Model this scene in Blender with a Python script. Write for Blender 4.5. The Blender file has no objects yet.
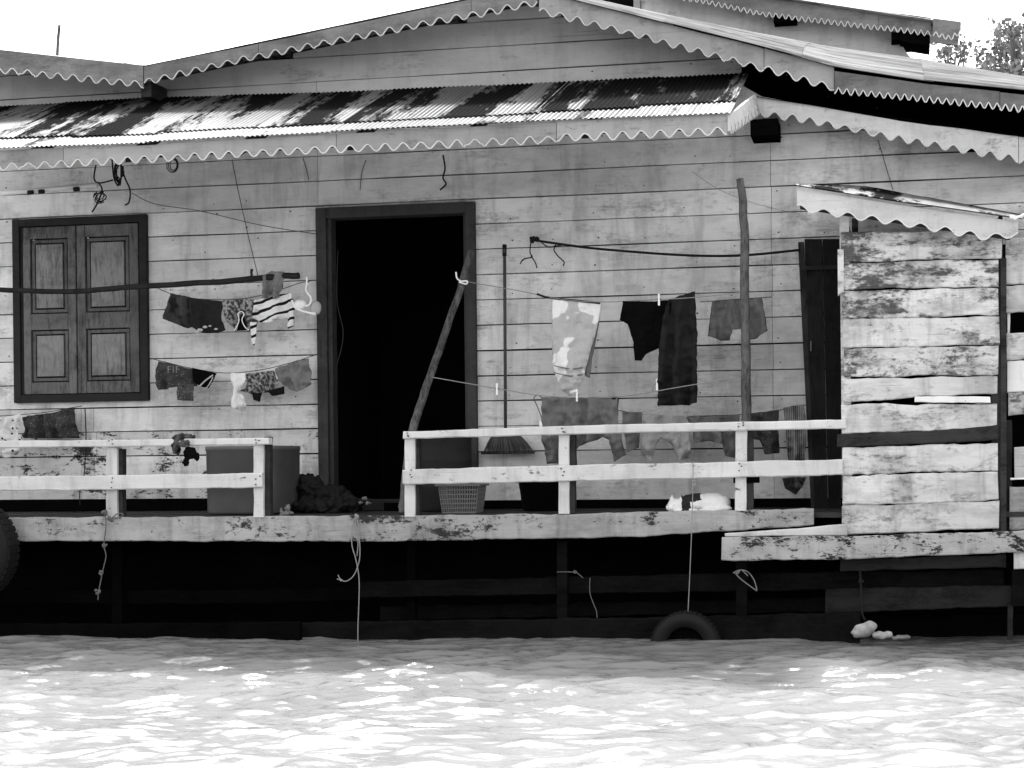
import bpy, bmesh, math, random
from mathutils import Vector, Matrix, noise
random.seed(7)
S = bpy.context.scene
C = S.collection
R = math.radians

# ---------------------------------------------------------------- camera
W, H, F = 1024, 768, 1800.0
TH, ROLL, D, CH, YH = R(12), 0.0115, 11.0, 1.08, 460.0
fwd = Vector((-math.sin(TH), math.cos(TH), 0)); rgt = Vector((math.cos(TH), math.sin(TH), 0)); up = Vector((0, 0, 1))
cam_loc = -D * fwd + Vector((0, 0, CH))
camx = rgt * math.cos(ROLL) - up * math.sin(ROLL)
camy = rgt * math.sin(ROLL) + up * math.cos(ROLL)
cd = bpy.data.cameras.new('camera'); cam = bpy.data.objects.new('camera', cd); C.objects.link(cam)
m = Matrix((camx, camy, -fwd)).transposed().to_4x4(); m.translation = cam_loc
cam.matrix_world = m
cd.sensor_width = 36; cd.lens = F / W * 36; cd.shift_y = (YH - H / 2) / W
cd.clip_end = 3000; cd.clip_start = 0.05
S.camera = cam

def ray(px, py):
    return fwd + camx * ((px - W / 2) / F) + camy * ((YH - py) / F)
def P(px, py, Y=0.0):                    # point of the plane y = Y
    r = ray(px, py); return cam_loc + r * ((Y - cam_loc.y) / r.y)
def PZ(px, py, z=0.0):                   # point of the plane z = z
    r = ray(px, py); return cam_loc + r * ((z - cam_loc.z) / r.z)
def lerp(a, b, t): return a + (b - a) * t
def ip(pts, x):
    if x <= pts[0][0]: i = 0
    elif x >= pts[-1][0]: i = len(pts) - 2
    else:
        i = 0
        while pts[i + 1][0] < x: i += 1
    a, b = pts[i], pts[i + 1]
    return lerp(a[1], b[1], (x - a[0]) / (b[0] - a[0]))

# ---------------------------------------------------------------- materials
MATS = {}
def newmat(name):
    mt = bpy.data.materials.new(name); mt.use_nodes = True
    nt = mt.node_tree; b = nt.nodes['Principled BSDF']
    MATS[name] = mt
    return mt, nt, b
def nd(nt, t, **k):
    n = nt.nodes.new(t)
    for a, v in k.items(): setattr(n, a, v)
    return n
def math_(nt, op, a, b=None, clamp=False):
    n = nd(nt, 'ShaderNodeMath', operation=op); n.use_clamp = clamp
    for i, v in enumerate((a, b)):
        if v is None: continue
        if isinstance(v, (int, float)): n.inputs[i].default_value = v
        else: nt.links.new(v, n.inputs[i])
    return n.outputs[0]
def mixv(nt, f, a, b):
    n = nd(nt, 'ShaderNodeMix', data_type='FLOAT')
    for i, v in ((0, f), (2, a), (3, b)):
        if isinstance(v, (int, float)): n.inputs[i].default_value = v
        else: nt.links.new(v, n.inputs[i])
    return n.outputs[0]
def rng(nt, v, lo, hi, a=0.0, b=1.0):
    n = nd(nt, 'ShaderNodeMapRange'); n.clamp = True
    nt.links.new(v, n.inputs[0])
    for i, x in zip((1, 2, 3, 4), (lo, hi, a, b)): n.inputs[i].default_value = x
    return n.outputs[0]
def noisev(nt, scale=(1, 1, 1), sc=5, det=4, rough=.55, off=0.0, dist=0.0):
    tc = nd(nt, 'ShaderNodeTexCoord'); mp = nd(nt, 'ShaderNodeMapping')
    mp.inputs['Scale'].default_value = scale
    nt.links.new(tc.outputs['Object'], mp.inputs['Vector'])
    n = nd(nt, 'ShaderNodeTexNoise', noise_dimensions='4D')
    nt.links.new(mp.outputs[0], n.inputs['Vector'])
    oi = nd(nt, 'ShaderNodeObjectInfo')
    w = math_(nt, 'MULTIPLY', oi.outputs['Random'], 37.0); w = math_(nt, 'ADD', w, off)
    nt.links.new(w, n.inputs['W'])
    n.inputs['Scale'].default_value = sc; n.inputs['Detail'].default_value = det
    n.inputs['Roughness'].default_value = rough; n.inputs['Distortion'].default_value = dist
    return n.outputs['Fac']
def tone(nt):
    a = nd(nt, 'ShaderNodeAttribute'); a.attribute_name = 'tone'
    s = nd(nt, 'ShaderNodeSeparateColor'); nt.links.new(a.outputs['Color'], s.inputs[0])
    return s.outputs[0]
def setgrey(nt, b, v):
    c = nd(nt, 'ShaderNodeCombineColor')
    for i in range(3): nt.links.new(v, c.inputs[i])
    nt.links.new(c.outputs[0], b.inputs['Base Color'])
def bump(nt, b, h, st=.3, dist=.01):
    n = nd(nt, 'ShaderNodeBump'); n.inputs['Strength'].default_value = st; n.inputs['Distance'].default_value = dist
    nt.links.new(h, n.inputs['Height']); nt.links.new(n.outputs[0], b.inputs['Normal'])

def wood(name, base, worn=.5, wornlo=.6, wornhi=.66, stain=.5, slo=.5, shi=.75, along=(2.2, 8, 16), rough=.75, grain=.25, wsc=3.2, bst=.35, crack=.4, drip=.18):
    """painted or bare timber; worn = grey level of the patches where paint has gone"""
    mt, nt, b = newmat(name)
    g = noisev(nt, (along[0] * .5, along[1], along[2] * 2), 4, 5, .65, 1.0)        # grain
    big = noisev(nt, (1, 1, 1.6), 1.3, 4, .6, 5.0)                                   # slow variation
    st = noisev(nt, (.9, 1, 2.2), 2.6, 6, .7, 9.0)                                   # water stains
    wn = noisev(nt, (along[0] * .45, 1, 2.2), wsc, 7, .72, 13.0, .4)                 # peeled patches
    sp = noisev(nt, (1, 1, 1.4), 60, 2, .5, 17.0)
    v = mixv(nt, g, 1 - grain, 1 + grain)
    v = math_(nt, 'MULTIPLY', v, rng(nt, big, .3, .7, .84, 1.14))
    v = math_(nt, 'MULTIPLY', v, tone(nt))
    v = math_(nt, 'MULTIPLY', v, base)
    v = math_(nt, 'MULTIPLY', v, rng(nt, st, slo, shi, 1.0, 1 - stain))
    wv = math_(nt, 'MULTIPLY', rng(nt, g, .3, .7, .55, 1.5), worn)
    fn = noisev(nt, (along[0] * .6, 1, 2.6), wsc * 6, 8, .75, 19.0)
    bg2 = noisev(nt, (.6, 1, .6), 1.1, 2, .5, 23.0)
    cm = math_(nt, 'ADD', math_(nt, 'ADD', math_(nt, 'MULTIPLY', wn, .5), math_(nt, 'MULTIPLY', fn, .3)), math_(nt, 'MULTIPLY', bg2, .2))
    f = rng(nt, cm, wornlo, wornhi)
    v = mixv(nt, f, v, wv)
    v = math_(nt, 'MULTIPLY', v, rng(nt, sp, .70, .76, 1.0, .45))
    if along[0] < 5:
        ck = noisev(nt, (.55, 1, 26), 3, 3, .6, 27.0, .25); v = math_(nt, 'MULTIPLY', v, rng(nt, ck, .66, .73, 1.0, 1 - crack))
        dr = noisev(nt, (4.5, 1, .8), 1.6, 6, .7, 33.0, .3); v = math_(nt, 'MULTIPLY', v, rng(nt, dr, .50, .72, 1.0, 1 - drip * 1.5))
    setgrey(nt, b, v)
    b.inputs['Roughness'].default_value = rough
    b.inputs['Specular IOR Level'].default_value = .25 if base > .1 else (.08 if base > .01 else .0)
    hh = math_(nt, 'SUBTRACT', g, math_(nt, 'MULTIPLY', f, .8))
    bump(nt, b, hh, bst, .004)
    return mt

wood('wall_paint', .80, worn=.48, wornlo=.51, wornhi=.59, stain=.36, crack=.35, drip=.26, grain=.10, slo=.45, shi=.75)
wood('wall_dirty', .68, worn=.03, wornlo=.53, wornhi=.56, stain=.5, drip=.4, grain=.15, wsc=4.0)
wood('gable_shade_paint', .52, worn=.30, wornlo=.52, wornhi=.6, stain=.22, grain=.08)  # wall paint darkened to carry the shade of the roof overhang
wood('fascia_paint', .38, worn=.17, wornlo=.53, wornhi=.60, stain=.35, grain=.12, wsc=4)
wood('barge_grey', .24, worn=.12, wornlo=.50, wornhi=.60, stain=.5, slo=.42, shi=.65, grain=.15, wsc=4)
wood('fascia_white', .60, worn=.30, wornlo=.53, wornhi=.60, stain=.3, grain=.12, wsc=4)
wood('edge_white', .9, worn=.5, wornlo=.6, wornhi=.65, stain=.12, grain=.05)
wood('rail_paint', .66, worn=.16, wornlo=.57, wornhi=.60, crack=.55, drip=.25, stain=.25, grain=.10, wsc=5)
wood('beam_paint', .41, worn=.03, wornlo=.53, wornhi=.56, crack=.75, drip=.35, stain=.5, slo=.45, shi=.7, grain=.2, wsc=5)
wood('beam_flaked', .46, worn=.02, wornlo=.51, wornhi=.535, crack=.8, drip=.4, stain=.4, slo=.45, shi=.7, grain=.22, wsc=7)
wood('shed_flaked', .70, worn=.09, wornlo=.49, wornhi=.55, crack=.75, drip=.35, stain=.55, slo=.46, shi=.66, grain=.22, wsc=4.0)
wood('shed_paint', .70, worn=.22, wornlo=.51, wornhi=.58, crack=.7, drip=.3, stain=.5, slo=.45, shi=.72, grain=.18, wsc=3)
wood('white_wood', .86, worn=.6, wornlo=.6, wornhi=.7, stain=.1, grain=.06)
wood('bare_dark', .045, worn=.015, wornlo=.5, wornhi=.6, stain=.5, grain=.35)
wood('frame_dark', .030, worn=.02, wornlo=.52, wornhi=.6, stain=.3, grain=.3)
wood('frame_mid', .058, worn=.035, wornlo=.52, wornhi=.6, stain=.3, grain=.25, along=(12, 8, 2))
wood('shutter_wood', .15, worn=.02, wornlo=.50, wornhi=.60, stain=.7, grain=.45, along=(30, 8, 2.5), wsc=2.6)
wood('shutter_panel', .24, worn=.05, wornlo=.50, wornhi=.62, stain=.6, grain=.5, along=(36, 8, 2.2), wsc=2.6)
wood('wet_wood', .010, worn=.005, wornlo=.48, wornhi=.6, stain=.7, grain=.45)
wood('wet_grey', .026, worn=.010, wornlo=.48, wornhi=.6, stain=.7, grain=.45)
wood('black_wood', .004, worn=.002, wornlo=.5, wornhi=.6, stain=.5, grain=.4)  # near-black, so gaps and the under-deck get their deep shade by colour
wood('vertical_dark', .022, worn=.007, wornlo=.5, wornhi=.6, stain=.6, grain=.5, along=(30, 8, 1.2))
wood('bark_grey', .13, worn=.03, wornlo=.48, wornhi=.56, stain=.6, grain=.45, along=(20, 20, 3), wsc=8)
wood('bark_dark', .03, worn=.014, wornlo=.5, wornhi=.6, stain=.4, grain=.4, along=(3, 20, 20), wsc=8)

def metal(name, base, rust, rlo, rhi, streak=(8, 1, 1.2), rough=.45, spec=.5):
    mt, nt, b = newmat(name)
    n1 = noisev(nt, streak, 1.6, 6, .65, 2.0, .3)
    n2 = noisev(nt, (1, .3, .3) if streak[0] > 1 else (.3, 1, 1), 22, 5, .65, 8.0)
    n3 = noisev(nt, (streak[0] * 2, streak[1], streak[2] * .5), 2, 3, .6, 12.0)
    s = math_(nt, 'ADD', math_(nt, 'MULTIPLY', n1, .8), math_(nt, 'MULTIPLY', n2, .2))
    f = rng(nt, s, rlo, rhi)
    v = math_(nt, 'MULTIPLY', rng(nt, n3, .35, .65, .5, 1.4), base)
    v = math_(nt, 'MULTIPLY', v, tone(nt))
    v = mixv(nt, f, v, rust)
    setgrey(nt, b, v)
    r = mixv(nt, f, rough, .9); nt.links.new(r, b.inputs['Roughness'])
    nt.links.new(mixv(nt, f, spec, .02), b.inputs['Specular IOR Level'])
    return mt
metal('roof_rusty', .10, .005, .465, .51, streak=(1.5, .16, .15), spec=.25)
metal('roof_clean', .14, .05, .56, .60, streak=(2.6, .3, .3), spec=.25)
metal('roof_white', .14, .08, .49, .58, streak=(.4, 9, 3), rough=.85, spec=.1)
metal('roof_shade_black', .003, .002, .5, .6, spec=0.0, rough=1)  # shade of the main roof overhang put into a near-black colour
metal('roof_old', .25, .03, .5, .6, streak=(1, 4, 1))
metal('nail_metal', .04, .02, .4, .6)

def plain(name, base, rough=.8, var=.2, sc=8, spec=.3, bst=0.0, trans=0):
    mt, nt, b = newmat(name)
    if name == 'rubber': spec = .12
    n = noisev(nt, (1, 1, 1), sc, 4, .6, 3.0)
    v = math_(nt, 'MULTIPLY', mixv(nt, n, 1 - var, 1 + var), base)
    v = math_(nt, 'MULTIPLY', v, tone(nt))
    setgrey(nt, b, v); b.inputs['Roughness'].default_value = rough; b.inputs['Specular IOR Level'].default_value = spec
    if bst: bump(nt, b, n, bst, .003)
    return mt
plain('rubber', .013, .6, .3, 12, .4, .3)
plain('rubber_grey', .07, .7, .4, 9, .3, .3)
plain('rope_dim', .12, .9, .3, 60)
plain('rope_pale', .27, .9, .3, 60)
plain('rope_dark', .012, .9, .3, 60)
plain('wire_grey', .05, .7, .2, 30)
plain('plastic_white', .92, .35, .05, 8, .5)
plain('plastic_grey', .17, .4, .15, 8, .5)
plain('plastic_dark', .006, .4, .2, 8, .5)
plain('tub_grey', .12, .6, .45, 4, .4)
plain('foam', .36, .8, .5, 14, .2, .5)
plain('black_pile', .006, .8, .6, 12)
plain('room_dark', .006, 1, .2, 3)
plain('bark', .12, .9, .4, 9)
plain('leaf', .24, .6, .5, 3)
plain('bank_earth', .22, .95, .4, 1.5)

def cloth_mat(name, base, kind='plain', c2=.05, sc=20, lo=.5, hi=.53, rot=0.0, weave=True):
    mt, nt, b = newmat(name)
    tc = nd(nt, 'ShaderNodeTexCoord'); mp = nd(nt, 'ShaderNodeMapping')
    mp.inputs['Rotation'].default_value = (0, rot, 0)
    nt.links.new(tc.outputs['Object'], mp.inputs['Vector'])
    n = noisev(nt, (1, 1, 1), 7, 3, .6, 3.0)
    v = math_(nt, 'MULTIPLY', mixv(nt, n, .85, 1.15), base)
    if kind == 'stripe':
        w = nd(nt, 'ShaderNodeTexWave', wave_type='BANDS', bands_direction='Z')
        nt.links.new(mp.outputs[0], w.inputs['Vector']); w.inputs['Scale'].default_value = sc
        w.inputs['Distortion'].default_value = .6
        v = mixv(nt, rng(nt, w.outputs['Fac'], lo, hi), v, c2)
    elif kind == 'patch':
        q = noisev(nt, (1, 1, 1), sc, 2, .4, 21.0)
        v = mixv(nt, rng(nt, q, lo, hi), v, c2)
    elif kind == 'dots':
        w = nd(nt, 'ShaderNodeTexVoronoi'); nt.links.new(mp.outputs[0], w.inputs['Vector']); w.inputs['Scale'].default_value = sc
        v = mixv(nt, rng(nt, w.outputs['Distance'], lo, hi, 1, 0), v, c2)
    setgrey(nt, b, v)
    b.inputs['Roughness'].default_value = .95; b.inputs['Specular IOR Level'].default_value = .08
    fine = noisev(nt, (1, 1, .35), 16, 4, .6, 31.0, .6)
    bump(nt, b, fine, 1.0, .028)
    return mt

# ---------------------------------------------------------------- mesh builder
class MB:
    def __init__(s):
        s.v = []; s.f = []; s.t = []; s.mi = []
    def add(s, vs, fs, tone=1.0, mi=0):
        o = len(s.v); s.v += [Vector(v) for v in vs]
        for f in fs: s.f.append([i + o for i in f]); s.t.append(tone); s.mi.append(mi)
    def box(s, a, b, tone=1.0, mi=0):
        x0, y0, z0 = a; x1, y1, z1 = b
        vs = [(x0, y0, z0), (x1, y0, z0), (x1, y1, z0), (x0, y1, z0), (x0, y0, z1), (x1, y0, z1), (x1, y1, z1), (x0, y1, z1)]
        s.add(vs, [(0, 3, 2, 1), (4, 5, 6, 7), (0, 1, 5, 4), (1, 2, 6, 5), (2, 3, 7, 6), (3, 0, 4, 7)], tone, mi)
    def loft(s, rings, caps=True, closed=True, tone=1.0, mi=0):
        n = len(rings[0]); vs = [p for r in rings for p in r]; fs = []
        for i in range(len(rings) - 1):
            for j in range(n if closed else n - 1):
                k = (j + 1) % n
                fs.append((i * n + j, i * n + k, (i + 1) * n + k, (i + 1) * n + j))
        if caps: fs.append(tuple(range(n))[::-1]); fs.append(tuple((len(rings) - 1) * n + j for j in range(n)))
        s.add(vs, fs, tone, mi)
    def tube(s, pts, r, n=8, tone=1.0, mi=0, flat=1.0):
        pts = [Vector(p) for p in pts]; rings = []
        rr = r if isinstance(r, (list, tuple)) else [r] * len(pts)
        d0 = (pts[1] - pts[0]).normalized()
        ref = Vector((0, 1, 0)) if abs(d0.y) < .8 else Vector((0, 0, 1))
        for i, p in enumerate(pts):
            d = (pts[min(i + 1, len(pts) - 1)] - pts[max(i - 1, 0)])
            if d.length < 1e-9: d = d0
            d.normalize(); d0 = d
            a = ref - d * ref.dot(d)
            if a.length < 1e-3: a = Vector((1, 0, 0)) - d * d.x
            a.normalize(); b = d.cross(a); ref = a
            rings.append([p + (a * math.cos(2 * math.pi * k / n) * flat + b * math.sin(2 * math.pi * k / n)) * rr[i] for k in range(n)])
        s.loft(rings, tone=tone, mi=mi)
    def lathe(s, c, prof, axis='Z', n=24, tone=1.0, mi=0, closed=False, sx=1.0):
        c = Vector(c); rings = []
        for r, h in prof:
            ring = []
            for k in range(n):
                a = 2 * math.pi * k / n; u, w = math.cos(a) * r * sx, math.sin(a) * r
                ring.append(c + (Vector((u, w, h)) if axis == 'Z' else Vector((u, h, w))))
            rings.append(ring)
        if closed: rings.append(rings[0])
        s.loft(rings, caps=not closed, tone=tone, mi=mi)
    def sphere(s, c, r, seg=10, tone=1.0, mi=0, rot=None):
        c = Vector(c); rx, ry, rz = (r, r, r) if isinstance(r, (int, float)) else r
        rings = []
        for i in range(1, seg):
            t = math.pi * i / seg
            ring = [Vector((rx * math.sin(t) * math.cos(2 * math.pi * k / (seg * 2)), ry * math.sin(t) * math.sin(2 * math.pi * k / (seg * 2)), rz * math.cos(t))) for k in range(seg * 2)]
            rings.append([c + ((rot @ q) if rot else q) for q in ring])
        s.loft(rings, tone=tone, mi=mi)
    def mesh(s, name, origin=Vector()):
        me = bpy.data.meshes.new(name)
        me.from_pydata([v - origin for v in s.v], [], s.f)
        a = me.color_attributes.new('tone', 'FLOAT_COLOR', 'CORNER')
        i = 0
        for p, t in zip(me.polygons, s.t):
            for _ in p.vertices: a.data[i].color = (t, t, t, 1); i += 1
        for p, k in zip(me.polygons, s.mi): p.material_index = k
        me.update()
        bm = bmesh.new(); bm.from_mesh(me); bmesh.ops.recalc_face_normals(bm, faces=bm.faces); bm.to_mesh(me); bm.free()
        return me

def world_of(o):
    v = Vector(o.location)
    while o.parent: o = o.parent; v += Vector(o.location)
    return v
def link(name, me, mats, parent=None, origin=None, smooth=False):
    o = bpy.data.objects.new(name, me); C.objects.link(o)
    for mt in (mats if isinstance(mats, (list, tuple)) else [mats]): me.materials.append(MATS[mt] if isinstance(mt, str) else mt)
    o.location = origin if origin is not None else Vector()
    if parent:
        o.parent = parent; o.location = Vector(o.location) - world_of(parent)
    if smooth:
        for p in me.polygons: p.use_smooth = True
    return o
def centre(mb):
    n = len(mb.v); c = Vector()
    for v in mb.v: c += v
    c /= n
    return c
def obj(name, mb, mats, parent=None, smooth=False):
    c = centre(mb); return link(name, mb.mesh(name, c), mats, parent, c, smooth)
def tag(o, label, cat, group=None, kind=None):
    o['label'] = label
    if cat: o['category'] = cat
    if group: o['group'] = group
    if kind: o['kind'] = kind
    return o
def thing(name, loc, label, cat, group=None):
    o = bpy.data.objects.new(name, None); C.objects.link(o); o.location = loc; o.empty_display_size = .1
    return tag(o, label, cat, group)
def struct(o): o['kind'] = 'structure'; return o
def bevel(o, w=.003, seg=2):
    md = o.modifiers.new('bevel', 'BEVEL'); md.width = w; md.segments = seg; md.limit_method = 'ANGLE'; return o

def nz(*a): return noise.noise(Vector(a))

def plank(mb, top, bot, Y, th, jit=.0025, step=.035, tone=1.0, lean=0.0, seed=None, mi=0, endj=.004):
    """board from pixel polylines of its top and bottom edge, standing in plane Y"""
    sd = seed if seed is not None else random.random() * 100
    x0, x1 = top[0][0], top[-1][0]
    n = max(2, int((P(x1, 400, Y).x - P(x0, 400, Y).x) / step))
    rings = []
    for i in range(n + 1):
        px = lerp(x0, x1, i / n)
        a = P(px, ip(top, px), Y); b = P(px, ip(bot, px), Y)
        if i in (0, n):
            ex = random.uniform(-endj, endj); a.x += ex; b.x += ex + random.uniform(-endj, endj)
        a.z += nz(a.x * 6, sd, 1) * jit * 1.6 + nz(a.x * 30, sd, 2) * jit
        b.z += nz(a.x * 6, sd, 3) * jit * 1.6 + nz(a.x * 30, sd, 4) * jit
        y = Y + nz(a.x * 2, sd, 7) * .004
        c = min(.006, th * .3, (a.z - b.z) * .2)
        ya = y + lean
        rings.append([Vector((b.x, y, b.z + c)), Vector((a.x, ya, a.z - c)), Vector((a.x, ya + c, a.z)), Vector((a.x, ya + th, a.z)), Vector((b.x, y + th, b.z)), Vector((b.x, y + c, b.z))])
    mb.loft(rings, tone=tone, mi=mi)

def post(mb, px0, px1, ptop, pbot, Y, dy, tone=1.0, lean=0):
    """upright of a given pixel width, depth dy"""
    a = P(px0, ptop, Y); b = P(px1, ptop, Y); c = P(px0 + lean, pbot, Y); w = b.x - a.x
    n = 8; rings = []; sd = random.random() * 50
    for i in range(n + 1):
        t = i / n; x = lerp(a.x, c.x, t); z = lerp(a.z, c.z, t)
        j1 = nz(z * 9, sd, 0) * .004; j2 = nz(z * 9, sd, 5) * .004
        rings.append([Vector((x + j1, Y, z)), Vector((x + w + j2, Y, z)), Vector((x + w + j2, Y + dy, z)), Vector((x + j1, Y + dy, z))])
    mb.loft(rings, tone=tone)

def scallop(mb, top, bot, Y, period, amp, th=.018, sharp=False, step=.008, bead=None, x_from=None, x_to=None, phase=0.0):
    x0, x1 = top[0][0] if x_from is None else x_from, top[-1][0] if x_to is None else x_to
    A, B = P(x0, ip(top, x0), Y), P(x1, ip(top, x1), Y)
    n = max(8, int((B - A).length / step)); rings = []; edge = []; s = phase; last = None; off = 0.0; nextj = random.uniform(.7, 2.0)
    for i in range(n + 1):
        px = lerp(x0, x1, i / n)
        a = P(px, ip(top, px), Y); b = P(px, ip(bot, px), Y)
        if last is not None: s += (b - last).length
        last = b.copy()
        u = s / period
        if sharp: w = 1 - 4 * abs((u % 1) - .5); w = math.copysign(abs(w) ** .8, w)
        else:
            w = math.sin(2 * math.pi * u); w = w * .82 + .18 * (1 - 2 * abs(math.cos(math.pi * u)))
        tooth = math.floor(u + .25); am = amp * (1 + .30 * nz(tooth * 1.7, Y * 3, 2))
        if nz(tooth * 7.3, Y * 5, 31) > .42 and w < -.2: w = -.2 + (w + .2) * .35
        b.z += w * am + nz(s * 5, 3, Y) * .004 + nz(s * 45, 3, Y) * .0012 + off
        y = Y + nz(s * 1.5, 9, Y) * .006
        a.z += nz(s * 4, 8, Y) * .003 + off
        rings.append([Vector((b.x, y, b.z)), Vector((a.x, y, a.z)), Vector((a.x, y + th, a.z)), Vector((b.x, y + th, b.z))])
        edge.append(Vector((b.x, y + th * .4, b.z)))
        if s > nextj and i < n - 12:
            mb.loft(rings, tone=random.uniform(.82, 1.12))
            if bead is not None: bead.tube(edge, .0052, 6, flat=1.6)
            off = random.uniform(-.005, .005); sh3 = Vector((.0035, 0, off)); rings = [[q + sh3 for q in rings[-1]]]; edge = [edge[-1] + sh3]
            nextj = s + random.uniform(1.3, 2.4)
    mb.loft(rings)
    if bead is not None: bead.tube(edge, .0055, 6, flat=1.6)
    return edge

def corr(mb, A, B, Dn, Cn, n, amp, rows=6, per=6, tone=1.0, wob=.003):
    """corrugated sheet: A->B across the ribs at one edge, Dn->Cn at the other"""
    A, B, Cn, Dn = map(Vector, (A, B, Cn, Dn))
    nrm = (B - A).cross(Dn - A).normalized()
    if nrm.z < 0: nrm = -nrm
    vs = []; N = n * per; sd = random.random() * 99
    for j in range(rows + 1):
        v = j / rows
        for i in range(N + 1):
            u = i / N
            p = (A.lerp(B, u)).lerp(Dn.lerp(Cn, u), v)
            p = p + nrm * (amp * math.sin(2 * math.pi * u * n) + wob * nz(p.x * 2, p.y * 2, sd))
            vs.append(p)
    fs = [(j * (N + 1) + i, j * (N + 1) + i + 1, (j + 1) * (N + 1) + i + 1, (j + 1) * (N + 1) + i) for j in range(rows) for i in range(N)]
    mb.add(vs, fs, tone)
def solid(o, t, off=1.0):
    md = o.modifiers.new('solid', 'SOLIDIFY'); md.thickness = t; md.offset = off; return o

# ---------------------------------------------------------------- levels
YW = 1.3                                   # house wall
ZD = P(500, 514.5, 0).z                    # deck top
XL, XR = -7.5, 7.5

# ================================================================ WATER, BANK
def axis(pts):
    out = []
    for (a, b, st) in pts:
        n = max(1, int(round((b - a) / st)))
        out += [a + (b - a) * i / n for i in range(n)]
    out.append(pts[-1][1]); return out
def wave(x, y):
    d = max(0.0, min(1.0, (y + 14) / 4)) * max(0.0, min(1.0, (14 - abs(x)) / 6))
    if d <= 0: return 0.0
    wx, wy = x + .35 * nz(x * .7, y * .7, 3), y + .25 * nz(x * .8, y * .8, 7)
    h = .045 * nz(wx * .55 + wy * .25, wy * 1.1, 0)
    sx_, sy_ = wx - .5 * wy, wy - .30 * wx
    h += .030 * nz(sx_ * 1.5, sy_ * 2.4, 5)
    e_ = nz(sx_ * 3.9, sy_ * 8.6, 11); h += .024 * (e_ + .5 * abs(e_))
    e_ = nz(sx_ * 8.5, sy_ * 17.5, 17); h += .0115 * (e_ + .5 * abs(e_))
    h += .0045 * nz(sx_ * 14, sy_ * 26, 23)
    calm = .45 + .55 * max(0, min(1, (-y) / 1.6))
    return h * d * calm - .015
xs = axis([(-1500, -60, 360), (-60, -14, 6), (-14, -4.6, .35), (-4.6, 5.0, .020), (5.0, 14, .35), (14, 60, 6), (60, 1500, 360)])
ys = axis([(-1500, -60, 360), (-60, -12, 6), (-12, -6.4, .3), (-6.4, .25, .0165), (.25, 3, .3), (3, 60, 6), (60, 1500, 360)])
vs = [(x, y, wave(x, y)) for y in ys for x in xs]
nx = len(xs)
fs = [(j * nx + i, j * nx + i + 1, (j + 1) * nx + i + 1, (j + 1) * nx + i) for j in range(len(ys) - 1) for i in range(nx - 1)]
wm = bpy.data.meshes.new('river_water'); wm.from_pydata(vs, [], fs); wm.update()
mt, nt, b = newmat('muddy_water')
n0 = noisev(nt, (1, 1.6, 1), .8, 4, .6, 1.0)
setgrey(nt, b, rng(nt, n0, .3, .7, .165, .215))
b.inputs['Roughness'].default_value = .07; b.inputs['IOR'].default_value = 1.33; b.inputs['Specular IOR Level'].default_value = .5
n1 = noisev(nt, (1, 2.0, 1), 14, 5, .6, 4.0, .4)
n2 = noisev(nt, (1, 2.2, 1), 4.5, 4, .55, 7.0, .5)
bump(nt, b, math_(nt, 'ADD', math_(nt, 'MULTIPLY', n1, .25), n2), .35, .03)
water = link('river_water', wm, 'muddy_water', smooth=True); struct(water)

mb = MB()
vs = []; bx = [-300 + 20 * i for i in range(31)]; by = [9, 10, 12, 16, 30, 80, 400]
for j, y in enumerate(by):
    for x in bx: vs.append((x, y + nz(x * .05, 1, 1) * 1.0, (-.3, .1, .45, .6, .8, 1, 1)[j] + .12 * nz(x * .2, y * .2, 3)))
mb.add(vs, [(j * 31 + i, j * 31 + i + 1, (j + 1) * 31 + i + 1, (j + 1) * 31 + i) for j in range(6) for i in range(30)])
struct(obj('river_bank', mb, 'bank_earth', smooth=True))

# ================================================================ HOUSE
house = thing('floating_house', (0, 1.5, 0), 'grey clapboard floating house with dark doorway and scalloped tin eaves', 'house')
def hp(name, mb, mats, parent=house, smooth=False): return obj(name, mb, mats, parent, smooth)

DOOR = (P(318.5, 300, YW).x, P(477, 300, YW).x, ZD, P(400, 205.5, YW).z)
WIN = (P(15.5, 300, YW).x, P(149.5, 300, YW).x, P(80, 402, YW).z, P(80, 217.5, YW).z)
# roof lines at plane Y=.95, as z(x)
YB = .95
def zl(pxy1, pxy2, Y=YB):
    a, b = P(*pxy1, Y), P(*pxy2, Y)
    return lambda x: a.z + (b.z - a.z) * (x - a.x) / (b.x - a.x)
lg = zl((0, 51), (140, 66)); ls = zl((145, 67), (467, 0)); rs = zl((571, 1), (760, 48)); rs2 = zl((835, 68), (1024, 92))
XV = P(143, 66, YB).x; XA = P(537, -14, YB).x; XR1 = P(835, 68, YB).x
lowr = zl((760, 98), (1024, 158), 1.1); XLR = P(742, 120, YW).x
def toproof(x):
    if x < XV: return lg(x)
    if x < XA: return ls(x)
    return rs(x) if x < XR1 else rs2(x)
def wall_top(x):
    return (lowr(x) + .02 if x > XLR else toproof(x) - .03)

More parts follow.
